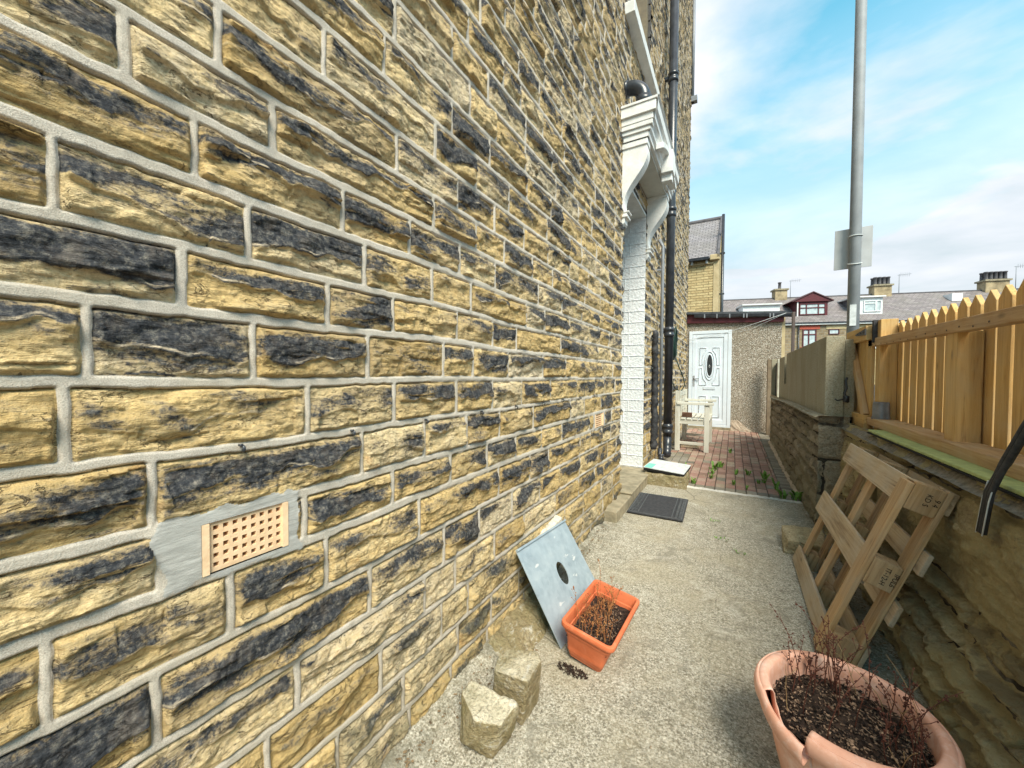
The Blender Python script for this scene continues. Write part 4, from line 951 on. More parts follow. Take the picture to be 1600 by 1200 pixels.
for i, (x, y, s, lab) in enumerate(((-.20, 6.05, 1.3, 'bushiest green weed in the middle of the brick paving'), (-.13, 6.22, 1.1, 'leafy weed touching the far side of the bushiest one'), (-.21, 5.78, 1., 'weed just nearer than the bushiest clump in the paving'),
        (-.22, 5.5, .8, 'small weed in the paver joint ahead of the bushiest clump'), (.06, 5.9, .8, 'small weed right of the bushiest clump'), (.20, 5.95, .9, 'weed midway between the clump and the grey border'), (.38, 5.82, 1.2, 'spreading weed beside the grey border pavers'),
        (.46, 5.38, 1.3, 'broad-leaved weed on the edge of the grey border pavers'), (.03, 5.35, .7, 'sprig in a paver joint near the front edge'), (.17, 5.2, .6, 'thin sprig low in a paver joint near the front edge'), (-.02, 7.4, 1., 'far weed standing alone towards the white door'),
        (-.40, 5.15, .9, 'single weed on the grey front row of pavers'), (-.55, 5.85, 1., 'pale flat weed near the bench leg'), (.30, 5.55, .6, 'tiny weed right of the front sprigs'), (-.55, 7.6, .9, 'weed growing under the bench'),
        (.62, 5.02, 1.4, 'ragged weed at the foot of the rubble wall corner'), (.50, 5.03, 1.1, 'weed tuft on the pavers beside the rubble wall corner'), (.36, 5.62, .7, 'weed sprout just nearer than the spreading one'))):
    weed(x, y, s, 60+i, lab)
m = MB(); r = random.Random(77)
for i in range(170):
    x, y = r.uniform(-.9, .6), r.uniform(.9, 4.8); d = r.uniform(.003, .008)
    m.box((x, y, .004+.002*r.random()), (d, d*r.uniform(.5, 1), .003), Matrix.Rotation(r.random()*6, 3, 'Z') @ Matrix.Rotation(r.uniform(-.4, .4), 3, 'X'))
r3 = random.Random(5); lt = MB()
for i in range(620):
    if i % 2: x = -.985+abs(r3.gauss(0, .05))+.03; y = r3.uniform(.8, 3.3)
    else: x = .70-abs(r3.gauss(0, .06)); y = r3.uniform(1.6, 4.9)
    d = r3.uniform(.004, .014); z = .006+.045*max(0, (-.86-x)/.14)
    lt.box((x, y, z), (d, d*r3.uniform(.25, .7), .0015), Matrix.Rotation(r3.random()*6, 3, 'Z') @ Matrix.Rotation(r3.uniform(-.5, .5), 3, 'X'))
tag(lt.obj('leaf_litter', plain('leaf_litter', (.26, .18, .10), (.06, .045, .03), 60, .9)), 'brown leaf litter gathered along the foot of both walls', 'leaf litter', kind='stuff')
tag(m.obj('grit', plain('grit', (.52, .46, .36), (.16, .11, .06), 60, .9)), 'small grit and crumbs scattered over the concrete path', 'grit', kind='stuff')
m = MB()
for (x, y) in ((-.12, 3.9), (-.05, 3.5), (.08, 3.3)):
    for i in range(14):
        a = r.random()*6.283; leafblade(m, (x+r.uniform(-.05, .05), y+r.uniform(-.03, .03), .004), (math.cos(a), math.sin(a), r.uniform(.1, .6)), r.uniform(.01, .022), .004)
tag(m.obj('moss', M_LEAF), 'small tufts of green moss on the concrete path', 'moss', kind='stuff')

# ================================================================== RIGHT-HAND WALLS
def rjoints(LNs, lo, hi, a, b, seed):
    r = np.random.RandomState(seed); D = {}
    for c in range(1, len(LNs)):
        J = [lo-r.uniform(.05, .3)]
        while J[-1] < hi+.3: J.append(J[-1]+r.uniform(a, b))
        D[c] = J
    return D
# far rubble wall
lw = thing('rubble_wall', 'low dark rubble stone wall with a cement top below the concrete panels', 'stone wall')
L2 = [-.2, -.02, .15, .31, .46, .60, .71, .84, .945, 1.2]; J2 = rjoints(L2, 4.1, 9.2, .20, .55, 7)
C2 = dict(wb=.011, wj=.010, amp=.016, soot=lambda u, v, a, b: .10+.30*a+0*u, edge=.009, base=-.034, mort=-.026, corner=.02, soft=.022, mlump=.010, wav=.035, ridge=.5)
def rubfn(U, V):
    h, mk, cr, ex = field(U, V, L2, J2, C2, 400)
    h += .015*(fbm(U*2, V*3, 410, 3)-.5); top = sst(.93, .955, V); h = h*(1-top)+.012*top+.012*(fbm(U*14, V*14, 411, 3)-.5)*top
    mk[..., 0] *= (1-top); mk[..., 2] = mk[..., 2]*(1-top)+.75*top; mk[..., 1] *= (1-top)
    return np.stack([.668-h, U, V], -1), mk, np.stack([top*0, cr, sst(.6, .0, V)], -1)
A = ([], [], [], []); off = 0
off = hgrid(*A, 0, axis([(4.2, 9.0, .012)]), axis([(-.05, 1.0, .009)]), rubfn)
npmesh('rubble_face', *A, M_RUB, lw)
def rubend(U, V):
    h, mk, cr, ex = field(U+30, V, [-.2, .30, .63, .93, 1.2], rjoints([0]*5, 30, 31, .3, .6, 9), dict(C2, amp=.012, base=-.012, mort=-.008), 430)
    return np.stack([U, 4.2-h, V], -1), mk, np.stack([cr*0, cr, sst(.6, .0, V)], -1)
A = ([], [], [], []); hgrid(*A, 0, axis([(.655, .86, .008)]), axis([(-.05, 1.0, .009)]), rubend); npmesh('rubble_end', *A, M_RUB, lw)
U, V = np.meshgrid(axis([(.63, .90, .02)]), axis([(4.18, 9.0, .02)]), indexing='ij'); Z = 1.0+.012*(fbm(U*8, V*5, 440, 3)-.5)-.02*sst(.66, .63, U)-.04*sst(6, 9, V)
sheet('coping', U, V, Z, plain('cement_coping', (.42, .38, .29), (.24, .21, .14), 9, .9, .8, .008, 60), lw)
one('core', M_DARK, lw, (.71, 4.24, -.05), (.88, 8.98, .965))
# concrete panels on top
cw = thing('concrete_wall', 'mossy cast concrete panel wall standing on the rubble wall', 'concrete wall')
for (a, b) in ((4.25, 4.62), (4.626, 5.25), (5.256, 6.1), (6.106, 7.05)): one('panel', M_CONC, cw, (.70, a, .985), (.83, b, 1.69-.0*(a-4.2)), .006)
one('panel', M_CONC, cw, (.70, 7.056, .95), (.83, 7.34, 1.23), .006); one('panel', M_CONC, cw, (.70, 7.346, .95), (.83, 8.05, 1.66), .006)
one('slot', M_DARK, cw, (.80, 7.05, 1.232), (.828, 7.345, 1.67))
one('metal_post', plain('brown_metal', (.16, .12, .11), (.11, .085, .08), 5, .5, .2, .001, 50, .2), None, (.765, 7.10, 1.235), (.80, 7.20, 2.32), .004); tag(bpy.data.objects['metal_post'], 'slim brown metal post standing in the gap of the concrete wall', 'post')
pp = thing('gate_post', 'pair of concrete posts at the far end of the concrete wall', 'post')
one('post', M_CONC, pp, (.66, 9.0, 0), (.76, 9.12, 1.68), .006); one('post', plain('pale_concrete_post', (.52, .50, .42), (.36, .34, .26), 8, .9, .5), pp, (.70, 8.35, .05), (.83, 8.50, 1.66), .006)
one('gap_shade', M_DARK, pp, (.72, 8.52, .05), (.76, 8.98, 1.60)); one('end_post', plain('brown_post', (.24, .18, .12), (.16, .12, .08), 8, .9, .5), None, (.655, 9.95, .04), (.72, 10.12, 1.72), .006); tag(bpy.data.objects['end_post'], 'brown post in the corner against the pebbledashed wall', 'post')  # near-black sheet stands in for the shade in the gap between the posts

# near retaining wall: big mossy stones above, rough footing below
nw = thing('retaining_wall', 'retaining wall of large mossy stones under the wooden fence', 'stone wall')
L3 = [-.3, -.05, .07, .16, .26, .34, .44, .86, 1.1]; J3 = rjoints(L3, -1.6, 4.4, .45, 1.1, 17); J3[7] = [-2, -.8, .2, 1.15, 1.75, 2.62, 3.3, 3.8, 5]
C3 = dict(wb=.007, wj=.006, amp=.026, soot=lambda u, v, a, b: .05+.3*a+.25*(v < .42), edge=.014, base=-.034, mort=-.03, corner=.012, soft=.028, mlump=.010, wav=.05, ridge=.6)
def nearfn(U, V):
    h, mk, cr, ex = field(U, V, L3, J3, C3, 500)
    big = sst(.40, .46, V); h *= 1-.35*big; h += .028*(fbm(U*1.5, V*2.2, 510, 3)-.5)*(1-.6*big) + .009*(fbm(U*16+V*10, V*30-U*8, 511, 5, .6)-.5)*2
    lay = fbm(U*2, V*11+U*1.2, 515, 4)-.5; h += .03*lay*(1-big)+ .026*(facet(U*6+V*2, V*10-U, 517)-.5)*(1-.6*big) + .020*(facet(U*17+V*5, V*30-U*4, 518)-.5)*(1-.5*big)
    X = .825 - .015*sst(.9, .45, V) - .085*sst(.46, .05, V)
    rnd_ = sst(.87, .93, V); X = X + .03*rnd_**2
    mk[..., 0] *= .8; top = sst(.84, .88, V); mk[..., 2] = mk[..., 2]*(1-top)+.25*top
    return np.stack([X-h, U, V], -1), mk, np.stack([cr*0, cr, .35+.5*fbm(U*3, V*3, 512, 3)*sst(3.6, 2.4, U)], -1)
A = ([], [], [], []); off = 0
off = hgrid(*A, off, axis([(-1.5, 1.4, .03)]), axis([(-.05, .95, .03)]), nearfn)
off = hgrid(*A, off, axis([(1.4, 2.9, .0045)]), axis([(-.05, .95, .0045)]), nearfn)
off = hgrid(*A, off, axis([(2.9, 4.22, .012)]), axis([(-.05, .95, .010)]), nearfn)
npmesh('stone_face', *A, M_BIG, nw)
U, V = np.meshgrid(axis([(.80, 1.16, .012)]), axis([(-1.5, 4.22, .012)]), indexing='ij'); Z = .925+.014*(fbm(U*7, V*5, 520, 4)-.5)-.035*sst(.85, .81, U)**1+.010*(V-2)*.5
sheet('wall_top', U, V, Z, plain('dark_rough_cement', (.30, .27, .22), (.15, .13, .10), 45, .95, 1, .008, 130), nw)
one('core', M_DARK, nw, (.90, -1.5, -.05), (1.15, 4.2, .90))
m = MB(); m.box((.885, 1.9, .951), (.115, 3.3, .016), Matrix.Rotation(R(.35), 3, 'X')); tag(m.obj('green_board', M_GREENP, None, .003), 'flaking pale green painted board lying along the top of the retaining wall', 'board')
m = MB(); m.box((.846, 1.9, .938), (.05, 3.3, .008), Matrix.Rotation(R(.35), 3, 'X')); tag(m.obj('felt_strip', M_DARK), 'black felt strip sticking out under the green board', 'felt')

# ================================================================== FENCE
fn = thing('picket_fence', 'new golden wooden picket fence with pointed tops above the retaining wall', 'fence')
r2 = random.Random(31); y = 4.02; i = 0
while y > -1.2:
    w = .098; t = .021; z0 = .985; zt = 1.752+r2.uniform(-.006, .006); x0 = 1.04+r2.uniform(-.002, .002)
    m = MB(); m.prism([(y-w/2, z0), (y+w/2, z0), (y+w/2, zt-.055), (y, zt), (y-w/2, zt-.055)], 0, x0, x0+t, long=2)
    m.obj('picket', M_FENCE, fn, .0015, 1); y -= .1215; i += 1
for (a, b, z0, z1, k) in ((-1.2, 4.03, 1.535, 1.595, .0), (-1.2, 4.07, .955, 1.012, .0)):
    m = MB(); xx = (.925, .985) if z0 > 1.2 else (.905, 1.035); L_ = b-a; m.box(((xx[0]+xx[1])/2, (a+b)/2, (z0+z1)/2), (xx[1]-xx[0], L_, z1-z0), Matrix.Rotation(R(.9 if z0 > 1.2 else .35), 3, 'X')); m.obj('rail', M_RAIL, fn, .003)
for (y0, zt) in ((3.80, 1.765), (2.70, 1.56), (.6, 1.56), (-.9, 1.56)): one('post', M_FENCE, fn, (.94 if y0 > 3 else .945, y0, .93), (1.036, y0+.10, zt), .003)
one('stop_post', M_CONC, cw, (.831, 4.26, .95), (.90, 4.40, 1.66), .006)
gt = thing('wooden_gate', 'narrow wooden gate with black strap hinge and diagonal brace, beside the fence', 'gate')
for k in range(6): one('board', M_FENCE, gt, (.925, 3.93+k*.098, .90), (.945, 3.93+k*.098+.094, 1.70), .0015)
one('rail', M_FENCE, gt, (.885, 3.92, 1.625), (.925, 4.50, 1.735), .003); one('rail', M_FENCE, gt, (.885, 3.92, .93), (.925, 4.50, 1.04), .003)
m = MB(); a = Vector((.906, 4.40, 1.61)); b = Vector((.906, 3.97, 1.03)); d = b-a; m.box((a+b)/2, (.036, d.length, .07), Matrix.Rotation(math.atan2(d.z, d.y), 3, 'X')); m.obj('brace', M_RAIL, gt, .003)
hg = bpy.data.objects.new('hinge', None); col.objects.link(hg); hg.parent = gt
one('hinge_plate', M_RUBBER, hg, (.915, 3.865, 1.60), (.945, 3.90, 1.77), .002)
m = MB(); m.prism([(3.90, 1.66), (3.90, 1.71), (4.16, 1.69), (4.18, 1.685), (4.16, 1.675)], 0, .876, .884); m.obj('hinge_strap', plain('dark_grey_iron', (.07, .07, .075), (.05, .05, .055), 20, .6), hg)
for yy in (3.95, 4.02, 4.10): m = MB(); m.lathe([(0, .0), (.006, 0), (.006, .004), (0, .005)], (0, 0, 0), 8); o = m.obj('screw', M_BLACK, hg); o.location = (.876, yy, 1.686); o.rotation_euler = (0, R(-90), 0)
m = MB(); m.tube([(.845, 4.24, 1.33), (.835, 4.23, 1.30), (.84, 4.22, 1.24), (.825, 4.215, 1.20), (.835, 4.21, 1.15), (.85, 4.21, 1.12)], .009, 7); m.tube([(.835, 4.22, 1.16), (.81, 4.19, 1.145), (.77, 4.17, 1.135), (.755, 4.165, 1.15)], .006, 7); m.lathe([(0, -.03), (.022, -.025), (.022, .025), (0, .03)], (.838, 4.215, 1.15), 10)
tag(m.obj('gate_latch', M_BLACK), 'black iron latch hook on the corner of the concrete wall', 'latch')
m = MB(); m.lathe([(0, 0), (.052, 0), (.052, .02), (.049, .024), (.047, .12), (.044, .128), (.040, .13), (0, .131)], (.955, 3.80, 1.022), 20); o = m.obj('zinc_pot', plain('dull_zinc', (.26, .26, .27), (.17, .17, .18), 14, .5, .4, .003, 50, .5)); tag(o, 'dull grey upturned metal pot standing on the bottom rail by the fence post', 'metal pot')
o.modifiers.new('es', 'EDGE_SPLIT').split_angle = R(40)
st = thing('strap', 'black strap with frayed pale edges hanging over the retaining wall at the right', 'strap')
m = MB()
for k, (o1, o2) in enumerate(((0, 0), (.007, .009), (-.002, .018))):
    m = MB(); m.tube([(.85+o1, 1.62+o2, 1.52), (.83+o1, 1.76+o2, 1.33), (.81+o1, 1.85+o2, 1.18), (.795+o1, 1.915+o2, 1.05), (.79, 1.94+o2, 1.0), (.785, 1.972+o2*1.5, .93), (.775, 1.985+o2*1.6, .78)], .0085, 8); m.obj('strand', M_LAG if k == 1 else M_RUBBER, st)
m = MB()
for q in (-.008, .032): m.tube([(.787, 1.968+q, .97), (.777, 1.974+q, .9), (.768, 1.984+q, .775)], .0022, 5)
m.obj('frayed_edge', M_WB, st)

for k in range(14):
    yy = 3.96-k*.1215
    for (xx, zz) in ((.9235, 1.565),):
        m = MB(); m.lathe([(0, 0), (.0042, 0), (.0042, .0015), (0, .002)], (0, 0, 0), 7); o = m.obj('nail', plain('rusty_nail', (.10, .07, .05), (.05, .03, .02), 30, .7) if k == 0 else bpy.data.materials['rusty_nail'], fn); o.location = (xx, yy, zz+.012*(yy-1.4)/2.6+(k % 3)*.006-.006); o.rotation_euler = (0, R(-90), 0)
# ================================================================== PALLET
pa = thing('wooden_pallet', 'weathered wooden pallet leaning on its side against the retaining wall', 'pallet')
e1 = Vector((.01, 1, 0)).normalized(); e2 = Vector((.315, -.02, .905)).normalized(); e2 = (e2-e1*e2.dot(e1)).normalized(); en = e1.cross(e2)
if en.x < 0: en = -en
RM = Matrix((e1, e2, en)).transposed(); O = Vector((.385, 2.27, .012)); PL, PH = 1.12, .94
def pb(name, t0, t1, s0, s1, n0, n1, mat, bev=.003, parent=None, jit=.0):
    m = MB(); c = Vector(((t0+t1)/2, (s0+s1)/2, (n0+n1)/2)); m.box(O+RM @ c, (t1-t0, s1-s0, n1-n0), RM); return m.obj(name, mat, parent or pa, bev)
pb('front_board', .02, PL, .0, .115, .0, .017, M_PALG); pb('front_board', .02, PL+.05, .40, .545, .0, .017, M_PALG); pb('front_board', .02, PL, .80, .925, .0, .017, M_PALG)
pb('stringer', .0, .095, .01, .915, -.024, -.001, M_PAL)
for t in (.50, .98): pb('stringer', t, t+.09, .01, .92, .018, .040, M_PAL)
for t in (.0, .50, .98):
    for s in (.01, .42, .80): pb('block', t, t+.10, s, s+.125, .041 if t > .1 else .0, .100, M_PAL, .004)
pb('rear_stringer', -.0, .095, .0, .93, .101, .121, M_PAL); pb('rear_stringer', .50, .595, .0, .93, .101, .121, M_PAL); pb('rear_stringer', .98, 1.07, .0, .93, .101, .121, M_PAL)
for s, e_ in ((.04, .0), (.30, -.05), (.56, -.05), (.83, .01)): pb('deck_board', e_, PL+.01, s, s+.10, .122, .140, M_PALG)
def mark(t, s, n, words, size):
    """branded marks on the near end of a block"""
    for k, (txt, ds) in enumerate(words):
        cu = bpy.data.curves.new('mark', 'FONT'); cu.body = txt; cu.size = size; cu.extrude = .0006; cu.align_x = 'CENTER'
        tmp = bpy.data.objects.new('tmp', cu); me_ = bpy.data.meshes.new_from_object(tmp); bpy.data.objects.remove(tmp); me_.materials.clear(); o = link('stamp', me_, M_INK, pa)
        # text runs up the slope, read from the side
        xa = -e2; ya_ = en; za = -e1; mm_ = Matrix((xa, xa.cross(za)*-1, za)).transposed().to_4x4(); mm_.translation = O+RM @ Vector((t, s, n+ds)); o.matrix_world = mm_
mark(-.0012, .482, .060, (('IPUL6', .022), ('IT-12-H', -.010)), .026)
mark(-.0012, .865, .060, (('9 4', .016), ('KD S', -.012)), .026)

# ================================================================== OUTBUILDING
ob = thing('outbuilding', 'single-storey pebbledashed extension with a white door and flat felt roof closing off the path', 'outbuilding')
m = MB(); yw = 10.30
m.bb((-1.02, yw, -.05), (-.945, yw+.15, 2.66)); m.bb((-.035, yw, -.05), (.925, yw+.15, 2.66)); m.bb((-.945, yw, 2.44), (-.035, yw+.15, 2.66)); m.bb((.80, yw+.15, -.05), (.925, 13, 2.66))
m.obj('pebbledash_wall', M_PEB, ob)
one('corner_stone', M_QUOIN, ob, (.925, yw+.01, -.05), (.985, yw+.2, 2.66))
one('door_sill', M_STEP, ob, (-.96, yw-.05, .0), (-.02, yw+.03, .125), .008)
m = MB(); m.prism([(-1.0, 2.64), (.955, 2.56), (.955, 2.70), (-1.0, 2.84)], 1, yw-.07, yw-.001); m.obj('fascia', M_MAROON, ob, .004)
m = MB(); m.prism([(yw-.16, 2.80), (yw-.15, 2.75), (yw-.12, 2.725), (yw-.09, 2.73), (yw-.075, 2.80)], 0, -1.0, .99); go = m.obj('gutter', M_BLACK, ob); go.location.z = -.02; go.rotation_euler = (0, R(3.4), 0)
for x in (-.62, -.36, -.10, .18, .24, .68, .74): one('gutter_bracket', M_GREYP, ob, (x, yw-.165, 2.70-.059*x), (x+.025, yw-.07, 2.79-.059*x))
m = MB(); m.add([(-1.02, yw-.16, 2.905), (1.0, yw-.16, 2.775), (1.0, 13, 2.98), (-1.02, 13, 3.05), (-1.02, yw-.16, 2.855), (1.0, yw-.16, 2.725), (1.0, 13, 2.9), (-1.02, 13, 2.9)], [(0, 1, 2, 3), (4, 7, 6, 5), (0, 4, 5, 1), (1, 5, 6, 2)]); m.obj('felt_roof', M_FELT, ob)
# loose render patch and cement at the wall foot
tag(rock('render_patch', [(-.04, yw-.05, .05), (.35, yw-.05, .06), (.42, yw, .06), (-.03, yw, .30), (.10, yw, .32), (.30, yw, .16), (.05, yw-.03, .20)], plain('pinkish_render', (.44, .36, .28), (.30, .24, .18), 12, .9, .8, .01, 40), 91, .02, 5), 'patch of pinkish render at the foot of the wall right of the door', 'render')
# door
ud = bpy.data.objects.new('door', None); col.objects.link(ud); ud.parent = ob
dx0, dx1, dz0, dz1 = -.945, -.035, .125, 2.44; yf = yw+.0
m = MB(); f = .075
m.bb((dx0, yf-.03, dz0), (dx0+f, yf+.05, dz1)); m.bb((dx1-f, yf-.03, dz0), (dx1, yf+.05, dz1)); m.bb((dx0+f, yf-.03, dz1-f), (dx1-f, yf+.05, dz1)); m.bb((dx0+f, yf-.03, dz0), (dx1-f, yf+.05, dz0+.06))
m.obj('door_frame', M_UPVC, ud, .006)
lx0, lx1, lz0, lz1 = dx0+f+.004, dx1-f-.004, dz0+.064, dz1-f-.004
m = MB(); m.bb((lx0, yf-.005, lz0), (lx1, yf+.04, lz1)); leaf = m.obj('door_leaf', M_UPVC, ud, .004)
m = MB(); s = .085
m.bb((lx0, yf-.020, lz0), (lx0+s, yf-.0052, lz1)); m.bb((lx1-s, yf-.020, lz0), (lx1, yf-.0052, lz1)); m.bb((lx0+s, yf-.020, lz1-s), (lx1-s, yf-.0052, lz1)); m.bb((lx0+s, yf-.020, lz0), (lx1-s, yf-.0052, lz0+.11))
m.obj('sash', M_UPVC, leaf, .007)
cxm = (lx0+lx1)/2
def moulding(pts, r=.011, closed=True):
    m = MB(); P = [Vector((x, yf-.010, z)) for x, z in pts]
    if closed: P = P+[P[0]]
    m.tube(P, r, 6, not closed); m.obj('moulding', M_UPVC, leaf)
for sgn in (-1, 1):
    for (z0, z1) in ((.36, .86),): moulding([(cxm+sgn*.055, z0), (cxm+sgn*.215, z0), (cxm+sgn*.215, z1), (cxm+sgn*.055, z1)])
    ell = lambda a: (cxm+sgn*(.125*math.cos(a)), 1.58+.36*math.sin(a))
    up_ = [(cxm+sgn*.215, 1.62), (cxm+sgn*.215, 2.03), (cxm+sgn*.07, 2.03), (cxm+sgn*.07, 1.96), (cxm+sgn*.13, 1.88), (cxm+sgn*.155, 1.75), (cxm+sgn*.155, 1.62)]; moulding(up_, .010)
    moulding([(x, 3.16-z) for x, z in up_], .010)
def oval(a, b, n=28): return [(cxm+a*math.cos(2*math.pi*i/n), 1.60+b*(abs(math.sin(2*math.pi*i/n))**.8)*(1 if math.sin(2*math.pi*i/n) >= 0 else -1)) for i in range(n)]
moulding(oval(.105, .34), .012); moulding(oval(.07, .27), .014)
m = MB(); m.prism(oval(.058, .255), 1, yf-.012, yf-.004); gl = m.obj('door_glass', M_DGLASS, leaf)
m = MB(); m.tube([(cxm, yf-.015, 1.62), (cxm+.012, yf-.015, 1.58), (cxm, yf-.015, 1.54), (cxm-.012, yf-.015, 1.58), (cxm, yf-.015, 1.62)], .004, 5); m.obj('lead_motif', M_WB, gl)
m = MB(); m.bb((cxm-.13, yf-.018, 1.02), (cxm+.13, yf-.006, 1.09)); m.obj('letterbox', plain('letterbox_frame', (.60, .65, .70), (.5, .56, .6), 5, .4), leaf, .006)
m = MB(); m.bb((lx0+.02, yf-.030, 1.10), (lx0+.06, yf-.018, 1.36)); m.bb((lx0+.03, yf-.055, 1.27), (lx0+.16, yf-.040, 1.295)); m.bb((lx0+.03, yf-.055, 1.27), (lx0+.05, yf-.02, 1.295)); m.obj('handle', plain('satin_handle', (.55, .57, .60), (.45, .47, .5), 5, .3, .05, .001, 40, .6), leaf, .003)
m = MB(); m.tube([(.96, 9.9, 2.70), (.4, 10.0, 2.52), (-.1, 10.1, 2.37), (-.9, 10.2, 2.24), (-.98, 10.25, 2.23)], .005, 5); m.tube([(.96, 9.9, 2.70), (.3, 10.1, 2.40), (-.96, 10.22, 2.20)], .003, 5)
tag(m.obj('washing_line', M_WB), 'thin pale washing line slung across the front of the pebbledashed wall', 'washing line')

# ================================================================== YELLOW HOUSE BEHIND
yh = thing('yellow_house', 'clean yellow stone house with steep slate roof rising behind the flat-roofed extension', 'house')
Y0, XR = 16., -.53
def gq(m, P, us): m.add(P, [(0, 1, 2, 3)], us)
m = MB(); gq(m, [(-9, Y0, -1), (XR, Y0, -1), (XR, Y0, 5.83), (-9, Y0, 5.83)], [(-9, -1, 0), (XR, -1, 0), (XR, 5.83, 0), (-9, 5.83, 0)])
m.add([(XR, Y0, -1), (XR, 22, -1), (XR, 22, 5.83), (XR, 19, 8.2), (XR, Y0, 5.83)], [(0, 1, 2, 3, 4)], [(0, -1, 0), (6, -1, 0), (6, 5.83, 0), (3, 8.2, 0), (0, 5.83, 0)]); m.obj('wall', M_YSTONE, yh)
one('corner_stone', M_QUOIN, yh, (XR-.16, Y0-.02, -1), (XR+.02, Y0+.2, 5.80)); one('eave_band', M_QUOIN, yh, (-9, Y0-.05, 5.55), (XR-.161, Y0-.001, 5.60)); one('kneeler', M_QUOIN, yh, (XR-.28, Y0-.14, 5.66), (XR+.03, Y0+.15, 5.86), .02)
m = MB(); gq(m, [(-9, Y0-.12, 5.74), (XR-.06, Y0-.12, 5.74), (XR-.06, 19, 8.25), (-9, 19, 8.25)], [(0, 0, 0), (8.4, 0, 0), (8.4, 4.0, 0), (0, 4.0, 0)]); gq(m, [(-9, 22.1, 5.74), (-9, 19, 8.25), (XR-.06, 19, 8.25), (XR-.06, 22.1, 5.74)], [(0, 0, 0), (0, 4, 0), (8, 4, 0), (8, 0, 0)]); m.obj('roof', M_SLATE, yh)
m = MB(); d = Vector((0, 3.1, 2.5)); m.prism([(Y0-.14, 5.74), (19, 8.27), (19, 8.35), (Y0-.14, 5.86)], 0, XR-.05, XR+.03); m.obj('verge', M_GREYST, yh)
m = MB(); m.tube([(-9, 19, 8.28), (XR, 19, 8.28)], .09, 8); m.obj('ridge_tile', M_GREYST, yh)
one('gutter', M_BLACK, yh, (-9, Y0-.24, 5.68), (XR-.31, Y0-.10, 5.78))
for x in (-.95, -1.45, -1.95): one('corbel', M_WB, yh, (x, Y0-.12, 5.56), (x+.07, Y0-.001, 5.68))
m = MB(); m.tube([(XR+.10, 17.2, -1), (XR+.10, 17.2, 7.75)], .055, 8)
for z in (2.8, 4.6, 6.2): m.bb((XR, 17.15, z), (XR+.18, 17.25, z+.05))
m.obj('vent_pipe', M_BLACK, yh)

# ================================================================== TERRACE ACROSS THE STREET
TP = Vector((3.21, 34.42, 0)); tu = Vector((.962, .272, 0)).normalized(); tw = Vector((-.272, .962, 0)).normalized()
RT = Matrix((tu, tw, Vector((0, 0, 1)))).transposed()
def tbx(name, a, b, mat, parent, bev=0):
    m = MB(); c = Vector([(a[i]+b[i])/2 for i in range(3)]); d = [abs(b[i]-a[i]) for i in range(3)]; m.box(TP+RT @ c, d, RT); return m.obj(name, mat, parent, bev)
def tpoly(m, pts, uv=None):
    m.add([TP+RT @ Vector(p) for p in pts], [tuple(range(len(pts)))], uv or [(p[0], p[2] if abs(pts[0][1]-pts[2][1]) < .01 else math.hypot(p[1], p[2]), 0) for p in pts])
def win(parent, u0, u1, z0, z1, v, fm, gm, mull=(), trans=None, t=.07):
    f = tbx('window', (u0, v-.03, z0), (u0+t, v+.04, z1), fm, parent); me = MB()
    m = MB()
    for a, b in ([(u0, u0+t), (u1-t, u1)] + [(u0+(u1-u0)*q-t/2, u0+(u1-u0)*q+t/2) for q in mull]): c = Vector(((a+b)/2, v, (z0+z1)/2)); m.box(TP+RT @ c, (b-a, .07, z1-z0), RT)
    for a, b in ([(z0, z0+t), (z1-t, z1)] + ([(z0+(z1-z0)*trans-t/2, z0+(z1-z0)*trans+t/2)] if trans else [])): c = Vector(((u0+u1)/2, v+.001, (a+b)/2)); m.box(TP+RT @ c, (u1-u0, .066, b-a), RT)
    bpy.data.objects.remove(f); f = m.obj('window', fm, parent); tbx('pane', (u0+t*.5, v+.012, z0+t*.5), (u1-t*.5, v+.02, z1-t*.5), gm, f); return f
M_WFR = plain('white_window_frame', (.74, .76, .76), (.64, .66, .66), 3, .5)
M_TEAV = plain('white_gutter_board', (.76, .76, .74), (.6, .6, .58), 3, .5)
def thouse(u0, u1, label, stone, lintel):
    h = thing('terraced_house', label, 'house', 'terraced houses across the street')
    tbx('wall', (u0+.002, 0, -1), (u1-.002, 7, 5.30), stone, h)
    m = MB(); P = [(u0, -.12, 5.32), (u1, -.12, 5.32), (u1, 3.5, 7.84), (u0, 3.5, 7.84), (u1, 7.1, 5.32), (u0, 7.1, 5.32)]; m.add([TP+RT @ Vector(p) for p in P], [(0, 1, 2, 3), (3, 2, 4, 5), (1, 4, 2), (0, 3, 5)], [(p[0], math.hypot(p[1], p[2]-5.3) if i < 4 else 8.9, 0) for i, p in enumerate(P)]); rf = m.obj('roof', M_SLATE2, h)
    tbx('ridge_tile', (u0, 3.42, 7.80), (u1, 3.58, 7.88), M_GREYST, h); tbx('eaves_board', (u0, -.20, 5.16), (u1, -.13, 5.28), M_TEAV, h); tbx('gutter', (u0, -.26, 5.27), (u1, -.12, 5.34), M_BLACK, h)
    return h
T1 = M_TSTONE; T2 = M_YSTONE
def chimney(u, w, pots, seed, h):
    c = tbx('chimney', (u, 3.15, 7.1), (u+w, 3.85, 8.42), M_CHIM, h); tbx('chimney_cap', (u-.09, 3.06, 8.42), (u+w+.09, 3.94, 8.54), M_STEP, c)
    for k in range(pots):
        for q in ((0,) if pots == 1 else (-.16, .16)):
            m = MB(); x = u+w*(k+.5)/pots; m.lathe([(0, 0), (.13, 0), (.11, .1), (.10, .5), (.135, .52), (.135, .58), (.09, .6), (0, .6)], TP+RT @ Vector((x, 3.5+q, 8.54)), 10); m.obj('chimney_pot', M_GREYST, c)
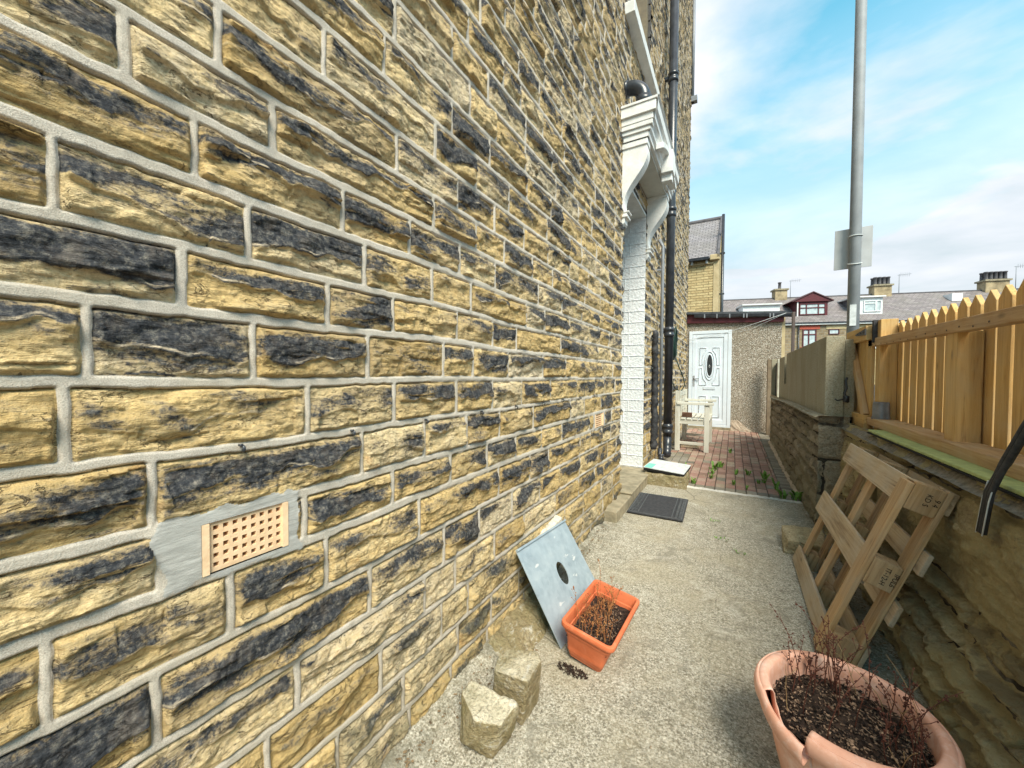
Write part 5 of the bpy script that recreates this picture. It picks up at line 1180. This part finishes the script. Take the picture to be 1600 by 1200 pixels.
def aerial(u, z, parent):
    m = MB(); P = lambda a, b, c: TP+RT @ Vector((a, b, c)); m.tube([P(u, 3.5, 7.8), P(u, 3.5, z)], .02, 5); m.tube([P(u-.1, 3.5, z-.05), P(u+.75, 3.5, z+.02)], .014, 5)
    for k in range(5): m.tube([P(u+.1+k*.13, 3.5, z-.16), P(u+.1+k*.13, 3.5, z+.14)], .009, 4)
    m.obj('aerial', M_GREYP, parent)
H0 = thouse(-9.2, -5.8, 'terraced house hidden mostly behind the yellow house, leftmost of the far row', T1, None)
H1 = thouse(-5.8, -2.4, 'terraced house at the left of the far row with a small white rooflight', T1, None)
H2 = thouse(-2.4, 1.0, 'terraced house with a wide flat white dormer behind the flat roof', T1, None)
H3 = thouse(1.0, 4.4, 'terraced house with the maroon gabled dormer and red window lintel', T1, None)
H4 = thouse(4.4, 7.8, 'terraced house with the white boxy dormer right of the pole', M_YSTONE, None)
H5 = thouse(7.8, 11.2, 'terraced house with plain slate roof right of the white boxy dormer', T1, None)
H6 = thouse(11.2, 14.6, 'terraced house with a rooflight showing just above the pickets', T1, None)
H7 = thouse(14.6, 18.4, 'terraced house at the right end of the far row behind the pickets', T1, None)
# dormers
def dormer_box(h, u0, u1, z0, z1, v, mat, name='dormer'):
    m = MB(); 
    P = [(u0, v, z0), (u1, v, z0), (u1, v, z1), (u0, v, z1), (u0, v+2.2, z1), (u1, v+2.2, z1)]
    m.add([TP+RT @ Vector(p) for p in P], [(0, 1, 2, 3), (3, 2, 5, 4), (1, 5, 2), (0, 3, 4)]); return m.obj(name, mat, h)
d = dormer_box(H2, -3.1+.6, .0, 5.9, 6.86, .8, M_WFR); tbx('dormer_roof', (-2.6, .62, 6.86), (.1, 3.0, 6.96), M_TEAV, d)
d = dormer_box(H1, -4.9, -4.3, 6.6, 7.05, 1.9, M_WFR, 'rooflight'); tbx('pane', (-4.84, 1.88, 6.62), (-4.36, 1.895, 6.98), M_GLASS, d)
d = dormer_box(H3, 1.12, 3.1, 5.82, 7.05, .8, M_MAROON); m = MB()
P = [(.85, .66, 7.0), (3.3, .66, 7.0), (2.1, .66, 7.62), (.85, 3.4, 7.0), (3.3, 3.4, 7.0), (2.1, 3.4, 7.62)]; m.add([TP+RT @ Vector(p) for p in P], [(0, 1, 2), (0, 2, 5, 3), (1, 4, 5, 2), (0, 3, 4, 1)]); m.obj('gable', M_MAROON, d)
m = MB(); P = [(.75, .6, 6.98), (2.1, .6, 7.66), (3.4, .6, 6.98), (3.4, .6, 7.05), (2.1, .6, 7.74), (.75, .6, 7.05)]; Q = [(a, 3.5, c) for a, b, c in P]
m.add([TP+RT @ Vector(p) for p in P+Q], [(0, 1, 4, 5), (1, 2, 3, 4), (5, 4, 10, 11), (4, 3, 9, 10), (0, 6, 7, 1), (1, 7, 8, 2)]); m.obj('dormer_roof', plain('dark_maroon_tile', (.10, .035, .04), (.06, .03, .035), 9), d)
win(d, 1.28, 2.95, 6.02, 6.86, .77, M_MAROON, M_CURT, (.27, .73), .62, .06); tbx('dormer_sill', (1.0, .70, 5.74), (3.2, .85, 5.82), M_TEAV, d); tbx('corner_trim', (1.12, .74, 5.8), (1.20, .79, 7.0), M_TEAV, d)
d = dormer_box(H4, 4.75, 6.45, 5.6, 7.15, .8, M_WFR); tbx('dormer_roof', (4.55, .62, 7.15), (6.55, 3.3, 7.24), M_TEAV, d); win(d, 5.3, 6.05, 6.12, 6.92, .77, M_WFR, M_CURT, (.999,), .75, .06); win(d, 6.05, 6.35, 6.12, 6.92, .77, M_WFR, M_CURT, (), None, .05)
m = MB(); P = [(4.75, .8, 5.6), (4.75, .8, 7.15), (4.75, 2.9, 7.15)]; m.add([TP+RT @ Vector((a-.01, b, c)) for a, b, c in P], [(0, 1, 2)]); m.obj('slate_cheek', M_GREYST, d)
d = dormer_box(H6, 10.9+.4, 11.9, 6.9, 7.45, 2.1, M_WFR, 'rooflight')
# windows, doors
win(H3, 1.19, 2.06, 3.56, 4.86, -.02, M_MAROON, M_CURT, (.45,), .70, .07); tbx('lintel', (1.0, -.04, 4.86), (2.27, -.001, 5.12), M_REDL, H3); tbx('window_ledge', (1.05, -.08, 3.44), (2.2, -.001, 3.56), M_REDL, H3)
win(H3, 2.82, 3.46, 4.46, 4.84, -.02, M_MAROON, M_CURT, (), None, .05); tbx('lintel', (2.66, -.03, 4.84), (3.95, -.001, 5.10), M_QUOIN, H3)
m = MB(); m.tube([TP+RT @ Vector((.92, -.10, 0)), TP+RT @ Vector((.92, -.10, 5.2))], .04, 6); m.obj('drainpipe', M_BLACK, H3)
tbx('porch_roof', (-.2, -1.2, 2.7), (1.9, -.01, 2.85), M_SLATE2, H3)
win(H4, 5.2, 6.1, 3.4, 4.8, -.02, M_WFR, M_CURT, (.5,), .7, .07); win(H2, -1.6, -.6, 3.4, 4.8, -.02, M_WFR, M_CURT, (.5,), .7, .07)
for h, u in ((H5, 8.8), (H6, 12.2), (H7, 15.8)): win(h, u, u+.9, 3.4, 4.8, -.02, M_WFR, M_CURT, (.5,), .7, .07)
chimney(.55, .85, 1, 1, H2); chimney(7.25, 1.1, 4, 2, H4); chimney(13.95, 1.35, 5, 3, H6)
aerial(1.75, 9.25, H3); aerial(9.0, 9.3, H5); aerial(15.9, 9.5, H7)

# ================================================================== LAMP POST AND SIGN
lp = thing('lamp_post', 'tall plain grey steel pole rising behind the fence by the gate', 'pole')
m = MB(); m.tube([(1.236, 6.0, .80), (1.236, 6.0, 3.4), (1.226, 6.0, 9.5)], [.060, .056, .047], 20); m.obj('pole', M_POLE, lp)
one('label_plate', M_WB, lp, (1.19, 5.93, 1.95), (1.25, 5.941, 2.20))
m = MB(); m.tube([(1.236+.066*math.cos(i*.5236), 6.0+.066*math.sin(i*.5236), 2.70+.02*math.sin(i*.5236)) for i in range(13)], .006, 5, False); m.obj('band', M_WB, lp)
m = MB(); m.tube([(1.236+.064*math.cos(i*.5236), 6.0+.064*math.sin(i*.5236), 3.02) for i in range(13)], .006, 5, False); m.obj('band', M_WB, lp)
sg = MB(); sg.box((1.232, 6.072, 2.90), (.345, .004, .485), Matrix.Rotation(R(-8), 3, 'Z') @ Matrix.Rotation(R(.5), 3, 'Y'))
tag(sg.obj('street_sign', plain('sign_back', (.52, .53, .54), (.44, .45, .46), 6, .5), None, .002), 'blank grey back of a square sign strapped to the grey pole', 'sign')
